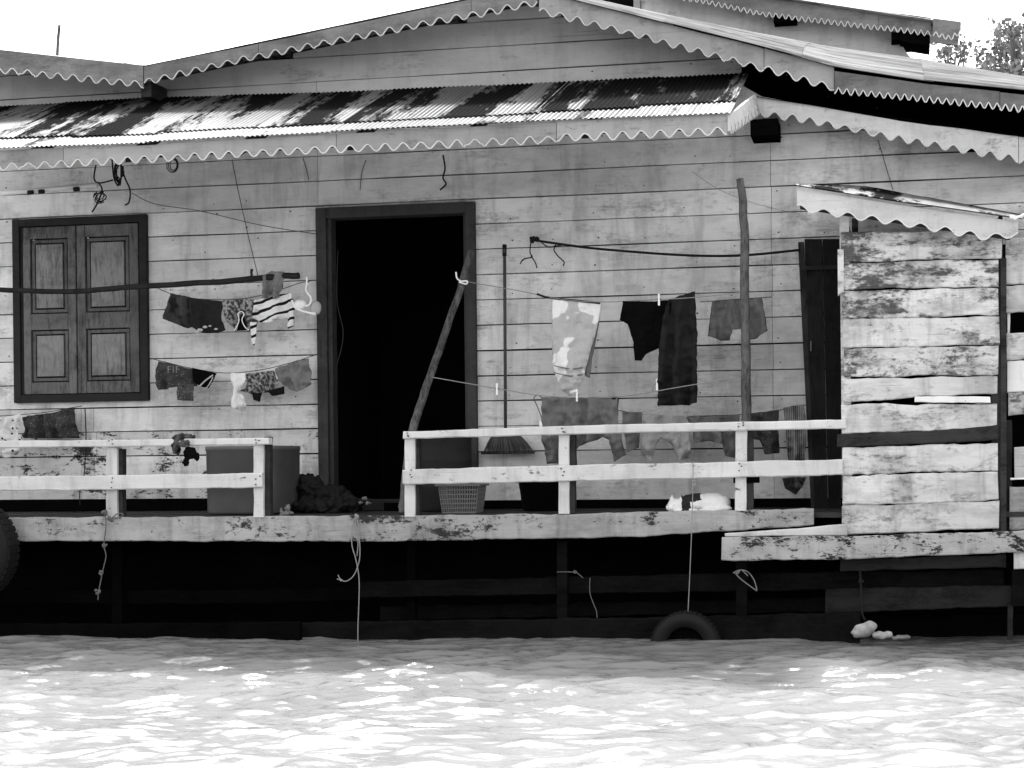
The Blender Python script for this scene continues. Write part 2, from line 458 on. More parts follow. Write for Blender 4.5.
zc = P(480, 249, YW).z; pitch = .1735
rows = []; z = zc
while z > ZD - .1: z -= pitch
while z < 4.6: rows.append(z); z += pitch
wall = MB(); gable = MB()
zlean = P(500, 90, YW).z
def sub(iv, a, b):
    out = []
    for (u, v) in iv:
        if b <= u or a >= v: out.append((u, v)); continue
        if a > u: out.append((u, a))
        if b < v: out.append((b, v))
    return out
def board(mb, x0, x1, z0, z1, tone, mi, s1, s2):
    n = max(1, int((x1 - x0) / .12)); rings = []
    for i in range(n + 1):
        x = lerp(x0, x1, i / n)
        j = nz(x * 1.3, s1, 0) * .004 + nz(x * 9, s1, 3) * .0012; k = nz(x * 1.1, s2, 9) * .004
        y = YW - .008 + nz(x * .8, s1, 6) * .004
        tp_ = max(z0 + j + .004, min(z1 + k, wall_top(x) + .01))
        rings.append([Vector((x, y, z0 + j)), Vector((x, y + .004, tp_)), Vector((x, y + .034, tp_)), Vector((x, y + .034, z0 + j))])
    mb.loft(rings, tone=tone, mi=mi)
joints = {}
for r, z0 in enumerate(rows):
    z1 = z0 + pitch - random.uniform(.006, .0105)
    iv = [(XL, XR)]
    if z1 > DOOR[2] and z0 < DOOR[3]: iv = sub(iv, DOOR[0] + .05, DOOR[1] - .05)
    if z1 > WIN[2] and z0 < WIN[3]: iv = sub(iv, WIN[0] + .03, WIN[1] - .03)
    # butt joints
    if z0 < zlean:
        js = [P(772, 300, YW).x] if r % 3 else [P(772, 300, YW).x + .004]
        js += [-5.2 + .7 * (r % 2), -3.35 + .02 * (r % 2), 4.7]
        if z0 > DOOR[3] - .1: js += [P(318, 180, YW).x]
        if z0 < P(100, 415, YW).z: js += [P(82, 450, YW).x]
        for j in js:
            iv = [q for (u, v) in iv for q in (((u, j - .0015), (j + .0015, v)) if u < j < v else ((u, v),))]
    s1 = r * 3.1
    for (u, v) in iv:
        # cut pieces under the roof line
        t = random.uniform(.86, 1.12)
        low = z1 < zlean
        dirty = low and z0 < P(200, 440, YW).z and v < 0
        cuts = [u]
        for c in (XV, XA, XR1, XLR):
            if u < c < v and z1 > 3.2: cuts.append(c)
        cuts.append(v); cuts.sort()
        for a, b2 in zip(cuts[:-1], cuts[1:]):
            # clip ends by roof line
            m = 40; xa = None; xb = None
            for i in range(m + 1):
                x = lerp(a, b2, i / m)
                if wall_top(x) > z0 + .015:
                    if xa is None: xa = x
                    xb = x
            if xa is None or xb - xa < .02: continue
            board(wall if low else gable, xa, xb, z0, z1, t, 1 if dirty else 0, s1, s1 + 7)
for r, z0 in enumerate(rows):
    z1 = z0 + pitch - .006
    for (a, b2, lo, hi) in ((DOOR[0] + .05, DOOR[1] - .05, DOOR[2], DOOR[3]), (WIN[0] + .03, WIN[1] - .03, WIN[2], WIN[3])):
        if z0 < lo - .004 < z1: board(wall, a, b2, z0, min(z1, lo + .02), 1, 0, r * 3.1, 1)
        if z0 < hi - .02 < z1 and z1 > hi + .004: board(wall, a, b2, hi - .02, z1, 1, 0, 5, r * 3.1 + 7)
o = hp('wall', wall, ['wall_paint', 'wall_dirty']); hp('gable_wall', gable, 'gable_shade_paint')
mb = MB(); mb.box((XL, YW - .035, ZD), (DOOR[0] - .003, YW - .012, P(100, 499, YW).z)); hp('foot_shade_strip', mb, 'black_wood')  # black strip standing in for the dark gap at the wall foot
mb = MB(); mb.box((DOOR[1] + .003, YW - .035, ZD), (XR, YW - .012, P(600, 499.5, YW).z)); hp('foot_shade_strip', mb, 'black_wood')
# nails and knots in the boards
nm = MB()
for r, z0 in enumerate(rows):
    if z0 > zlean: break
    for k in range(34):
        x = XL + 3.2 + k * .31 + random.uniform(-.05, .05)
        if DOOR[0] - .05 < x < DOOR[1] + .05 or WIN[0] - .05 < x < WIN[1] + .05 or random.random() < .3: continue
        nm.sphere((x, YW - .006, z0 + random.choice((.03, .045, .14)) + random.uniform(-.01, .01)), (random.uniform(.004, .008), .004, random.uniform(.004, .007)), 4)
q = hp('nail_heads', nm, 'nail_metal'); q['kind'] = 'stuff'
# backing that closes the laps and the side/back walls
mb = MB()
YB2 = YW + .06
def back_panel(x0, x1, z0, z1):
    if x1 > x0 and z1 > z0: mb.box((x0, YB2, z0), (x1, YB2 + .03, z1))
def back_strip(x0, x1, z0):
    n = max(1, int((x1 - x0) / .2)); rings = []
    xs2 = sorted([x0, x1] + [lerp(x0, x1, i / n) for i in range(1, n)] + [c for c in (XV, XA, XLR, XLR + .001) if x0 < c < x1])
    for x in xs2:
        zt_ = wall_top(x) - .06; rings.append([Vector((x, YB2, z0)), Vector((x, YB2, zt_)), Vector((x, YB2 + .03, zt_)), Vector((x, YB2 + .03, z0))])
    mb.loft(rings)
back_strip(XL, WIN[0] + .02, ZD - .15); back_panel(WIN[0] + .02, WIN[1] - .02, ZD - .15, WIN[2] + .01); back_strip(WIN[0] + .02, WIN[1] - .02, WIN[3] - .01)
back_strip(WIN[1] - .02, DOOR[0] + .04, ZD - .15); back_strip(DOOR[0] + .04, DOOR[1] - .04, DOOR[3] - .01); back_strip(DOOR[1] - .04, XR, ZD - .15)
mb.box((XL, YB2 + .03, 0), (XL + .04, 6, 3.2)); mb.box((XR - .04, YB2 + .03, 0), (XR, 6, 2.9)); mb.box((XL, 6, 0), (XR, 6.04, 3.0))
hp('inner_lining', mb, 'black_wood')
mb = MB()                                   # room behind the doorway; its unlit dark is put into the wall colour
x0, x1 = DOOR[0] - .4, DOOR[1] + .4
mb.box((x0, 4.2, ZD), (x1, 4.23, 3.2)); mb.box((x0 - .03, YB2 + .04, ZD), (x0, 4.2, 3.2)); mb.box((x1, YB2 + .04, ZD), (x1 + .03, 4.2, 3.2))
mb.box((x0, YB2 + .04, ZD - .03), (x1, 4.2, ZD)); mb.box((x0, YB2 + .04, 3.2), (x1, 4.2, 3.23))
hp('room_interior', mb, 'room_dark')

# door frame
mb = MB(); fw = .075
mb.box((DOOR[0], YW - .05, ZD), (DOOR[0] + fw, YW + .10, DOOR[3])); mb.box((DOOR[1] - fw + .01, YW - .05, ZD), (DOOR[1], YW + .10, DOOR[3]))
mb.box((DOOR[0] + fw, YW - .047, DOOR[3] - .075), (DOOR[1] - fw + .01, YW + .10, DOOR[3] + .001))
mb.box((DOOR[0] + fw, YW - .02, ZD), (DOOR[0] + fw + .03, YW + .09, DOOR[3] - .075)); mb.box((DOOR[1] - fw - .012, YW - .02, ZD), (DOOR[1] - fw + .01, YW + .09, DOOR[3] - .075))
mb.box((DOOR[0] + fw, YW - .03, ZD), (DOOR[1] - fw, YW + .1, ZD + .03))
bevel(hp('door_frame', mb, 'frame_mid'), .004)

# window with two panelled shutters
win = thing('window', (WIN[0], YW, WIN[2]), 'x', None); del win['label']
win.parent = house; win.location = Vector((WIN[0], YW, WIN[2])) - Vector(house.location)
mb = MB(); f = .055; y0 = YW - .045
mb.box((WIN[0], y0, WIN[2]), (WIN[0] + f, YW + .06, WIN[3])); mb.box((WIN[1] - f, y0, WIN[2]), (WIN[1], YW + .06, WIN[3]))
mb.box((WIN[0] + f, y0 + .002, WIN[3] - f), (WIN[1] - f, YW + .06, WIN[3] - .001)); mb.box((WIN[0] + f, y0 + .002, WIN[2] + .001), (WIN[1] - f, YW + .06, WIN[2] + f))
mb.box((WIN[0] + f, y0 + .02, WIN[2] + f), (WIN[0] + f + .018, YW + .05, WIN[3] - f)); mb.box((WIN[1] - f - .012, y0 + .02, WIN[2] + f), (WIN[1] - f, YW + .05, WIN[3] - f))
bevel(obj('window_frame', mb, 'frame_dark', win), .004)
sx0, sx1 = WIN[0] + f + .022, WIN[1] - f - .016; sz0, sz1 = WIN[2] + f + .006, WIN[3] - f - .006
mid = P(78.5, 300, YW).x
for (a, b2) in ((sx0, mid - .006), (mid + .004, sx1)):
    mb = MB(); st = .075 if a == sx0 else .085; yf = YW - .03; yb = YW + .025
    zs = [sz0, sz0 + .085, P(80, 323, YW).z - .045, P(80, 318, YW).z + .035, sz1 - .085, sz1]
    mb.box((a, yf, sz0), (a + st * .75, yb, sz1), random.uniform(.85, 1.1)); mb.box((b2 - st * .8, yf, sz0), (b2, yb, sz1), random.uniform(.75, 1.05))
    xa, xb = a + st * .75 + .001, b2 - st * .8 - .001
    for zz0, zz1 in ((zs[0], zs[1]), (zs[2], zs[3]), (zs[4], zs[5])): mb.box((xa, yf + .002, zz0), (xb, yb, zz1), random.uniform(.85, 1.15))
    for zz0, zz1 in ((zs[1], zs[2]), (zs[3], zs[4])):
        mb.box((xa, yb - .006, zz0), (xb, yb, zz1), .08)  # recess floor toned near black, its shade put into the colour
        i1, i2 = .032, .042
        # bolection moulding ring and the raised field
        for q in ((xa + .008, zz0 + .008, xb - .008, zz0 + i1), (xa + .008, zz1 - i1, xb - .008, zz1 - .008)):
            mb.box((q[0], yf + .012, q[1]), (q[2], yb - .008, q[3]), .8)
        for q in ((xa + .008, zz0 + i1, xa + i1, zz1 - i1), (xb - i1, zz0 + i1, xb - .008, zz1 - i1)):
            mb.box((q[0], yf + .012, q[1]), (q[2], yb - .008, q[3]), .8)
        x2, x3, z2, z3 = xa + i2, xb - i2, zz0 + i2, zz1 - i2
        mb.box((x2, yf + .006, z2), (x3, yb - .006, z3), 1.0, 1)
    bevel(obj('shutter', mb, ['shutter_wood', 'shutter_panel'], win), .003)

# bargeboards and eaves fascia
def barge(top, bot, Y, period, amp, mat='barge_grey', **k):
    mb, bd = MB(), MB()
    scallop(mb, top, bot, Y, period, amp, bead=bd, **k)
    o = hp('bargeboard', mb, mat); e = obj('edge_halo_bead', bd, 'edge_white', o)  # white bead put in for the bright rim along the cut edge
    return o
L_top = [(-120, 154), (0, 150), (142, 145), (260, 138), (510, 124), (727, 114.5)]
L_bot = [(-120, 172), (0, 166.5), (260, 152), (510, 140), (727, 131)]
mb, bd = MB(), MB()
scallop(mb, L_top, L_bot, -.12, .113, .026, bead=bd)
o = hp('eaves_fascia', mb, 'fascia_paint'); obj('edge_halo_bead', bd, 'edge_white', o)
barge([(-140, 36), (0, 51), (143, 66.5)], [(-140, 56), (0, 70.5), (143, 85)], YB, .117, .026)
barge([(144, 66.5), (250, 45.5), (467, 0), (537, -15)], [(144, 82), (250, 57), (510, 6.5), (537, 1)], YB, .117, .026)
barge([(539, -14), (571, 0), (760, 47.5), (834, 68)], [(539, 10), (640, 35), (759, 67), (834, 88)], YB - .01, .119, .026, mat='fascia_paint')
barge([(834.5, 71), (926, 84), (1024, 94), (1200, 110)], [(834.5, 90), (926, 99), (1024, 108.5), (1200, 126)], YB - .035, .052, .022, sharp=True, step=.006)
barge([(752, 96), (764, 97), (900, 121), (1024, 137), (1180, 160)], [(752, 112), (800, 118), (900, 138), (1024, 160), (1180, 185)], 1.05, .116, .026, mat='fascia_white')
# end board of the lean-to, running back from the eave corner to the wall
mb, bd = MB(), MB()
a0, a1 = P(727.5, 114.5, -.12), P(753, 94.5, 1.0); b0, b1 = P(727.5, 131, -.12), P(757, 111, 1.0)
rings = []; edge = []
for i in range(81):
    t = i / 80; a = a0.lerp(a1, t); b2 = b0.lerp(b1, t); b2.z += .026 * math.sin(2 * math.pi * t * 9)
    rings.append([b2, a, a + Vector((.018, 0, 0)), b2 + Vector((.018, 0, 0))]); edge.append(b2 + Vector((.008, 0, 0)))
mb.loft(rings); bd.tube(edge, .005, 6)
o = hp('bargeboard', mb, 'fascia_white'); obj('edge_halo_bead', bd, 'edge_white', o)

# lean-to roof: upper rusty row over a lower clean row, sheet by sheet
T_wall = [(-200, 118), (0, 109), (152, 100), (260, 98), (510, 87.5), (760, 74.5)]
zfront = lambda x: None
ed = [P(px, ip(L_top, px), -.15) for px in range(-120, 728, 8)] + [P(727, 114.5, -.15)]
wl = [P(px, ip(T_wall, px), YW - .01) for px in range(-200, 761, 8)] + [P(760, 74.5, YW - .01)]
fz = lambda x: ip([(p.x, p.z) for p in ed], x); wz = lambda x: ip([(p.x, p.z) for p in wl], x)
xe0, xe1 = ed[0].x, ed[-1].x + .02
nsh = 9; bound = [xe0 + (xe1 - xe0) * i / nsh for i in range(nsh + 1)]
shear = 0.0
for i in range(nsh):
    a, b2 = bound[i], bound[i + 1] + .035
    tn = (1.0, .8, 1.15, .9, 1.1, .75, 1.05, .85, 1.2)[i]
    lift = .004 * (i % 2)
    def pt(x, v, e=0.0):
        return Vector((x + shear * v, lerp(-.15, YW - .01, v), lerp(fz(x), wz(x), v) + .012 + lift + e + .02 * math.sin(math.pi * v) * -.6))
    mb = MB(); vend = .40
    corr(mb, pt(a, 0), pt(min(b2, xe1), 0), pt(a, vend), pt(min(b2, xe1), vend), int((b2 - a) / .031), .0042, 5, tone=tn)
    solid(hp('roof_sheet', mb, 'roof_clean'), .003)
    mb = MB(); vs_ = (.17, .19, .165, .18, .185, .17, .175, .20, .27)[i]
    corr(mb, pt(a, vs_, .012), pt(min(b2, xe1), vs_, .012), pt(a, 1, .005), pt(min(b2, xe1), 1, .005), int((b2 - a) / .031), .0042, 8, tone=tn)
    solid(hp('roof_sheet', mb, 'roof_rusty'), .003)
# purlin and rafters under the lean-to
mb = MB()
pts = [Vector((x, -.06, fz(x) - .035)) for x in [lerp(xe0, xe1 - .05, k / 30) for k in range(31)]]
mb.loft([[p + Vector((0, -.02, -.03)), p + Vector((0, .02, -.03)), p + Vector((0, .02, .03)), p + Vector((0, -.02, .03))] for p in pts])
pts = [Vector((x, YW - .06, wz(x) - .06)) for x in [lerp(xe0, xe1 - .05, k / 30) for k in range(31)]]
mb.loft([[p + Vector((0, -.03, -.035)), p + Vector((0, .03, -.035)), p + Vector((0, .03, .035)), p + Vector((0, -.03, .035))] for p in pts])
hp('purlin', mb, 'bare_dark')
for k in range(8):
    x = lerp(xe0 + .2, xe1 - .15, k / 7)
    mb = MB(); a = Vector((x, -.03, fz(x) - .05)); b2 = Vector((x, YW - .03, wz(x) - .05))
    mb.loft([[p + Vector((-.02, 0, -.035)), p + Vector((.02, 0, -.035)), p + Vector((.02, 0, .03)), p + Vector((-.02, 0, .03))] for p in (a, b2)])
    hp('rafter', mb, 'bare_dark')
# beam stub sticking out under the side roof
mb = MB(); a = P(750, 119, .98); b2 = P(777, 132, .9)
mb.box((a.x, 1.0, b2.z), (b2.x, YW, a.z)); hp('beam_end', mb, 'black_wood')
mb = MB(); a = P(157, 84, 1.1); b2 = P(147, 100, 1.1)
mb.box((b2.x, 1.0, b2.z), (a.x, YW - .02, a.z)); hp('beam_end', mb, 'bare_dark')

# main roof: slopes running back
def roof_slope(name, f, xa, xb, mat, n, back, lifta=0, liftb=0, amp=.008, front=YB + .001, tn=1.0):
    mb = MB()
    A = Vector((xa, front, f(xa) + .004)); Dd = Vector((xa, back, f(xa) + .004 + lifta))
    B = Vector((xb, front, f(xb) + .004)); Cc = Vector((xb, back, f(xb) + .004 + liftb))
    corr(mb, A, Dd, B, Cc, n, amp, 10, tone=tn)
    return solid(hp(name, mb, mat), .004)
roof_slope('roof_sheet', lg, P(-160, 50, YB).x, XV, 'roof_clean', 40, 6, amp=.008)
roof_slope('roof_sheet', lambda x: ls(x) + .003, XV, XA, 'roof_clean', 40, 6)
# the right slope is twisted: it rises towards the back, so its top shows
def tz(px, py, Y): return P(px, py, Y)
YT = 3.5
bk = [tz(535, 8, YT), tz(635, 20, YT), tz(764, 41, YT), tz(914, 61, YT), tz(1024, 83, YT), tz(1200, 115, YT)]
fr = [P(px, py, YB - .05) for px, py in ((539, -13), (571, 1), (660, 23.5), (760, 48.5), (835, 68.8), (926, 83), (1024, 93), (1200, 109))]
bz = lambda x: ip([(p.x, p.z) for p in bk], x); fz2 = lambda x: ip([(p.x, p.z) for p in fr], x)
xa, xb = fr[0].x, fr[-1].x; nst = 5
edges = [lerp(xa, xb, (i / nst)) for i in range(nst + 1)]
for i in range(nst):
    e0, e1 = edges[i], edges[i + 1] + .06
    mb = MB(); M_ = 14; N_ = 110; vs = []
    for j in range(M_ + 1):
        x = lerp(e0, min(e1, xb), j / M_)
        for k in range(N_ + 1):
            v = k / N_; y = lerp(YB - .05, YT, v)
            zz = lerp(fz2(x), bz(x), v ** .8) + .007 * math.sin(2 * math.pi * v * 17) + .012 + (.005 if i % 2 else 0)
            vs.append((x, y, zz))
    mb.add(vs, [(j * (N_ + 1) + k, j * (N_ + 1) + k + 1, (j + 1) * (N_ + 1) + k + 1, (j + 1) * (N_ + 1) + k) for j in range(M_) for k in range(N_)], (1, .9, 1.1, .95, 1.05)[i])
    solid(hp('roof_sheet', mb, 'roof_white'), .004)
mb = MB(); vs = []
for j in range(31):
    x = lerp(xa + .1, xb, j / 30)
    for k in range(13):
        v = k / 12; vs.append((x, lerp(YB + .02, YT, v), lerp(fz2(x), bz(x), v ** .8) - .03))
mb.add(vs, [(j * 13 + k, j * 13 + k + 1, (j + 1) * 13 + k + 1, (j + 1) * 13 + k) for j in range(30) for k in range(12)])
solid(hp('roof_shade_sheet', mb, 'black_wood'), .01)  # black sheet added so the roof underside reads as deep shade
mb = MB()
corr(mb, (xa, YT, bz(xa)), (xa, 6.2, bz(xa) - .3), (xb, YT, bz(xb)), (xb, 6.2, bz(xb) - .3), 20, .01, 8)
solid(hp('roof_sheet', mb, 'roof_old'), .004)
# black board added to keep the gap between main roof and side roof dark
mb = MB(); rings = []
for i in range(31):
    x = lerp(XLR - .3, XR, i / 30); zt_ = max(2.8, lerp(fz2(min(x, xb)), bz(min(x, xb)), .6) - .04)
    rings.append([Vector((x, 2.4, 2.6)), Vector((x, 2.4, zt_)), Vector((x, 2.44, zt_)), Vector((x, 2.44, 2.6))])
mb.loft(rings); hp('gap_blackout', mb, 'black_wood')
mb = MB()
f1 = lambda x: lowr(x) + .10
A = Vector((P(752, 96, 1.05).x, 1.03, P(752, 95.5, 1.05).z)); 
pf = [P(px, py, 1.03) for px, py in ((752, 96), (764, 97), (900, 121), (1024, 137), (1180, 160))]
lz = lambda x: ip([(p.x, p.z) for p in pf], x)
x0_, x1_ = pf[0].x, pf[-1].x
corr(mb, (x0_, 1.03, lz(x0_)), (x0_, 2.42, lz(x0_) - .05), (x1_, 1.03, lz(x1_)), (x1_, 2.42, lz(x1_) - .05), 24, .003, 12)
solid(hp('roof_sheet', mb, 'roof_shade_black'), .003)  # top coloured black as if shaded by the roof above

# raised ventilation roof at the back
cl = thing('raised_roof', P(800, 40, 3.9), 'x', None); del cl['label']; cl.location = Vector(cl.location) - Vector(house.location); cl.parent = house
YU = 3.9
mb = MB()
def quad(mb, pts, th=.04, tone=1.0):
    a = [Vector(p) for p in pts]; n = len(a); vs = a + [p + Vector((0, th, 0)) for p in a]
    mb.add(vs, [tuple(range(n)), tuple(range(2 * n - 1, n - 1, -1))] + [(i, (i + 1) % n, n + (i + 1) % n, n + i) for i in range(n)], tone)
quad(mb, [P(641, 40, YU), P(641, -20, YU), P(700, -20, YU), P(790, 12, YU), P(893, 28, YU), P(906, 52, YU), P(930, 80, YU), P(760, 80, YU)])
obj('end_wall', mb, 'fascia_white', cl)
mb = MB(); mb.box((P(634, 0, YU).x, YU - .03, 3.7), (P(640.5, 0, YU).x, YU + .04, 5.0)); obj('post', mb, 'fascia_paint', cl)
mb = MB(); mb.box((P(560, 0, YU).x - .5, YU + .5, 3.4), (P(636, 0, YU).x, YU + .54, 5.2)); obj('dark_lining', mb, 'black_wood', cl)  # black sheet stands in for the dark open bay under the roof
mb, bd = MB(), MB()
ut = [(640, -26), (764, -6), (797, 0), (931, 17.5)]; ub = [(640, -9), (703, 1), (764, 14), (926, 33)]
scallop(mb, ut, ub, YU - .2, .052, .022, bead=bd, sharp=True, step=.006); o = obj('bargeboard', mb, 'barge_grey', cl); obj('edge_halo_bead', bd, 'edge_white', o)
mb, bd = MB(), MB()
scallop(mb, [(933, 18), (961, 22)], [(933, 33), (950, 38), (961, 32)], YU - .26, .05, .02, bead=bd, sharp=True, step=.006); o = obj('bargeboard', mb, 'barge_grey', cl); obj('edge_halo_bead', bd, 'edge_white', o)
mb = MB(); ua = [P(px, py, YU - .25) for px, py in ut + [(961, 22)]]
uz = lambda x: ip([(p.x, p.z) for p in ua], x)
corr(mb, (ua[0].x, YU - .25, uz(ua[0].x) - .02), (ua[0].x, 4.4, uz(ua[0].x) - .02), (ua[-1].x, YU - .25, uz(ua[-1].x) - .02), (ua[-1].x, 4.4, uz(ua[-1].x) - .02), 30, .006, 8)
solid(obj('roof_sheet', mb, 'roof_old', cl), .004)
for px, py in ((785, 20), (903, 38)):
    mb = MB(); c = P(px, py, YU - .16); mb.box((c.x - .09, YU - .17, c.z - .015), (c.x + .09, YU + .3, c.z + .05)); obj('rafter', mb, 'black_wood', cl)
mb = MB(); a = P(900, 38, YU - .16); b2 = P(930, 43, YU - .16)
mb.loft([[p + Vector((0, -.02, -.03)), p + Vector((0, .3, -.03)), p + Vector((0, .3, .06)), p + Vector((0, -.02, .06))] for p in (a, b2)]); obj('purlin', mb, 'black_wood', cl)

# deck
mb = MB(); y = .05; k = 0
while y < YW - .03:
    mb.box((XL, y, ZD - .03), (XR, y + .115, ZD - random.uniform(0, .004)), random.uniform(.8, 1.2)); y += .121
hp('deck', mb, 'bare_dark')
mb = MB(); plank(mb, [(-260, 518.5), (20, 517.5), (358, 516), (560, 514), (700, 511), (814, 508.5)], [(-260, 541), (100, 541), (358, 541.5), (640, 537), (814, 525)], 0, .05, .004)
hp('deck_beam', mb, 'beam_paint')
mb = MB(); plank(mb, [(722, 537), (845, 536), (1024, 531), (1160, 528)], [(722, 561), (850, 559), (1024, 552), (1160, 549)], -.10, .045, .004)
hp('deck_beam', mb, 'beam_flaked')
mb = MB(); plank(mb, [(724, 533.5), (790, 529), (846, 524)], [(724, 537), (790, 536), (846, 536)], -.05, .03, .002); hp('deck_plank', mb, 'rail_paint')
# underside: pontoon and cross timbers
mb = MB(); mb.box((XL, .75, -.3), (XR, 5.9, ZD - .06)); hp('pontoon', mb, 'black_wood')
def timber(top, bot, Y, mat, th=.05, name='hull_timber'):
    mb = MB(); plank(mb, top, bot, Y, th, .005); hp(name, mb, mat)
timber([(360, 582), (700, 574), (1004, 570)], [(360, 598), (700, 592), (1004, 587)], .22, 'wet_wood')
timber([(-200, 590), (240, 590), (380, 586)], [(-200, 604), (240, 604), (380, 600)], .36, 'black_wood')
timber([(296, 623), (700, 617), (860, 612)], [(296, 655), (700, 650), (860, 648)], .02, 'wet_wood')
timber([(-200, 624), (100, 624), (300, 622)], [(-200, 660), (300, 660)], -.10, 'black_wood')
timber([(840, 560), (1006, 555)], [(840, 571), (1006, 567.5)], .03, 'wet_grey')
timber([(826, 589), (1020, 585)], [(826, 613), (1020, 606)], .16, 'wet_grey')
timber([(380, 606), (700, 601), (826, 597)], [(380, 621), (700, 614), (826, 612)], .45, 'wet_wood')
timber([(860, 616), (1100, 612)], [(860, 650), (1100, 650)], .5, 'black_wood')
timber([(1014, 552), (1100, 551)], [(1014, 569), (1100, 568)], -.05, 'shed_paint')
for (p0, p1, pt_, pb_, Y, mt_) in ((557, 567, 541, 640, .16, 'wet_wood'), (736, 747, 560, 640, .13, 'wet_wood'), (407, 415, 541, 640, .3, 'black_wood'), (112, 122, 541, 640, .3, 'black_wood'), (1008, 1013, 604, 640, .12, 'wet_grey'), (1012, 1024, 569, 606, .1, 'wet_wood')):
    mb = MB(); post(mb, p0, p1, pt_, pb_, Y, .05); hp('hull_post', mb, mt_)
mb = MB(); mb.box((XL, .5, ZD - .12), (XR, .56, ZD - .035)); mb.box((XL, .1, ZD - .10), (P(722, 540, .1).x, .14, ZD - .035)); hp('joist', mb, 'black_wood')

# ================================================================ RAILINGS
g = 'low painted wooden railings along the deck'
rl = thing('wooden_railing', P(130, 517, 0), 'left deck railing, pale boards in front of the shuttered window', 'railing', g)
mb = MB(); plank(mb, [(-200, 442), (100, 440), (269, 437.5)], [(-200, 449.5), (100, 447), (269, 444.5)], -.035, .07, .002); obj('rail', mb, 'rail_paint', rl)
mb = MB(); plank(mb, [(-200, 478), (100, 475.5), (262, 473)], [(-200, 492), (100, 490), (262, 487.5)], -.04, .03, .003); obj('rail', mb, 'rail_paint', rl)
for (a, b2) in ((106, 117), (253.5, 263.5), (-120, -108)):
    mb = MB(); post(mb, a, b2, ip([(0, 449), (269, 445)], a), 517.5, -.005, .075); bevel(obj('post', mb, 'rail_paint', rl), .003)
for (a, b2) in ((118, 122.5), (264.5, 270)):
    mb = MB(); post(mb, a, b2, 437 if a > 200 else 449, 517, .02, .06); obj('post_shade_strip', mb, 'bare_dark', rl)  # dark strip standing in for the shaded right side of the post
rr = thing('wooden_railing', P(620, 514, 0), 'right deck railing, pale boards running from the doorway to the plank shed', 'railing', g)
mb = MB(); plank(mb, [(403, 431.5), (620, 424.5), (846, 419.5)], [(403, 439), (620, 433), (846, 428.5)], -.035, .075, .002); obj('rail', mb, 'rail_paint', rr)
mb = MB(); plank(mb, [(402, 469.5), (620, 464), (842, 459.5)], [(402, 485), (620, 480), (842, 475)], -.04, .03, .003); obj('rail', mb, 'rail_paint', rr)
for (a, b2, t, bt, ln) in ((404.5, 415, 438, 517, 0), (558.5, 569, 435, 514, 0), (735.5, 747, 430, 511, -1)):
    mb = MB(); post(mb, a, b2, t, bt, -.005, .08, lean=ln); bevel(obj('post', mb, 'rail_paint', rr), .003)
for (a, b2, t, bt) in ((569.5, 575, 435, 513), (748, 753, 430, 511), (415.5, 419, 439, 515)):
    mb = MB(); post(mb, a, b2, t, bt, .02, .06); obj('post_shade_strip', mb, 'bare_dark', rr)  # added dark strip, paints the unlit flank of each post
mb = MB(); a = P(733, 477, -.01); b2 = P(758, 483, -.01); mb.box((a.x, .005, b2.z), (b2.x, .13, a.z)); obj('packing_block', mb, 'black_wood', rr)

for root, cols in ((rl, ((111, 441), (111, 483), (258, 441), (258, 480))), (rr, ((409, 435), (409, 474), (563, 431), (563, 472), (741, 425), (741, 467)))):
    for cx_, cy_ in cols:
        mb = MB()
        for q in range(3): mb.sphere(P(cx_ + random.uniform(-3, 3), cy_ + random.uniform(-1, 1) + (q - 1) * (2.0 if cy_ < 450 else 4), -.041), (.006, .003, .005), 4)
        q_ = obj('nail_heads', mb, 'nail_metal', root); q_['kind'] = 'stuff'
# ================================================================ PLANK SHED
sh = thing('plank_shed', P(920, 530, .3), 'small deck shed of flaking white planks under its own scalloped tin roof', 'shed')
R_ = [  # top-left, top-right, bottom-left, bottom-right, kind
    (233, 229, 262, 258, 'shed_flaked', 1.0), (263, 259.5, 290, 286.5, 'shed_flaked', .95), (291, 287.5, 318.5, 315, 'shed_flaked', 1.05), (319.5, 316, 347.5, 344, 'shed_flaked', .98),
    (348.5, 345.5, 377, 375, 'shed_flaked', .92), (378.5, 376, 403, 393, 'shed_paint', .95), (404.5, 403.5, 434, 428, 'shed_paint', 1.02),
    (447.5, 443, 475, 470.5, 'shed_paint', 1.06), (476, 471.5, 505, 500, 'shed_paint', .97), (506, 501, 535, 528, 'shed_paint', .9)]
for i, (tl, tr, bl, br, mt_, tn) in enumerate(R_):
    mb = MB(); xl = 842 + (.5 * i / 4) + random.uniform(-1.2, 1.2); xr = 998 + random.uniform(-1.5, 1)
    if i == 0: xr = 1003
    plank(mb, [(xl, tl), (xr, tr)], [(xl, bl), (lerp(xl, xr, .5), lerp(bl, br, .5) + random.uniform(-1, 1)), (xr, br)], 0 + .003 * (i % 2), .02, .006, tone=tn, endj=.006)
    obj('wall_plank', mb, mt_, sh)
mb = MB(); plank(mb, [(838, 434.5), (920, 432), (960, 428), (998, 424)], [(838, 447), (920, 444), (998, 440)], -.004, .05, .003); obj('batten', mb, 'bare_dark', sh)
mb = MB(); plank(mb, [(915, 396.5), (940, 396), (990, 396.5)], [(915, 402.5), (990, 403)], -.012, .012, .003); obj('patch_strip', mb, 'white_wood', sh)
mb = MB(); plank(mb, [(838, 249), (843, 249)], [(839, 295), (843, 292)], -.01, .02, .002); obj('corner_strip', mb, 'shed_paint', sh)
def xz(mb, px0, px1, py0, py1, ya, yb, tone=1.0):
    a, b2 = P(px0, py1, ya), P(px1, py0, ya); mb.box((a.x, ya, a.z), (b2.x, yb, b2.z), tone)
xs0 = P(846, 300, .03).x; xs1 = P(1000, 300, .03).x
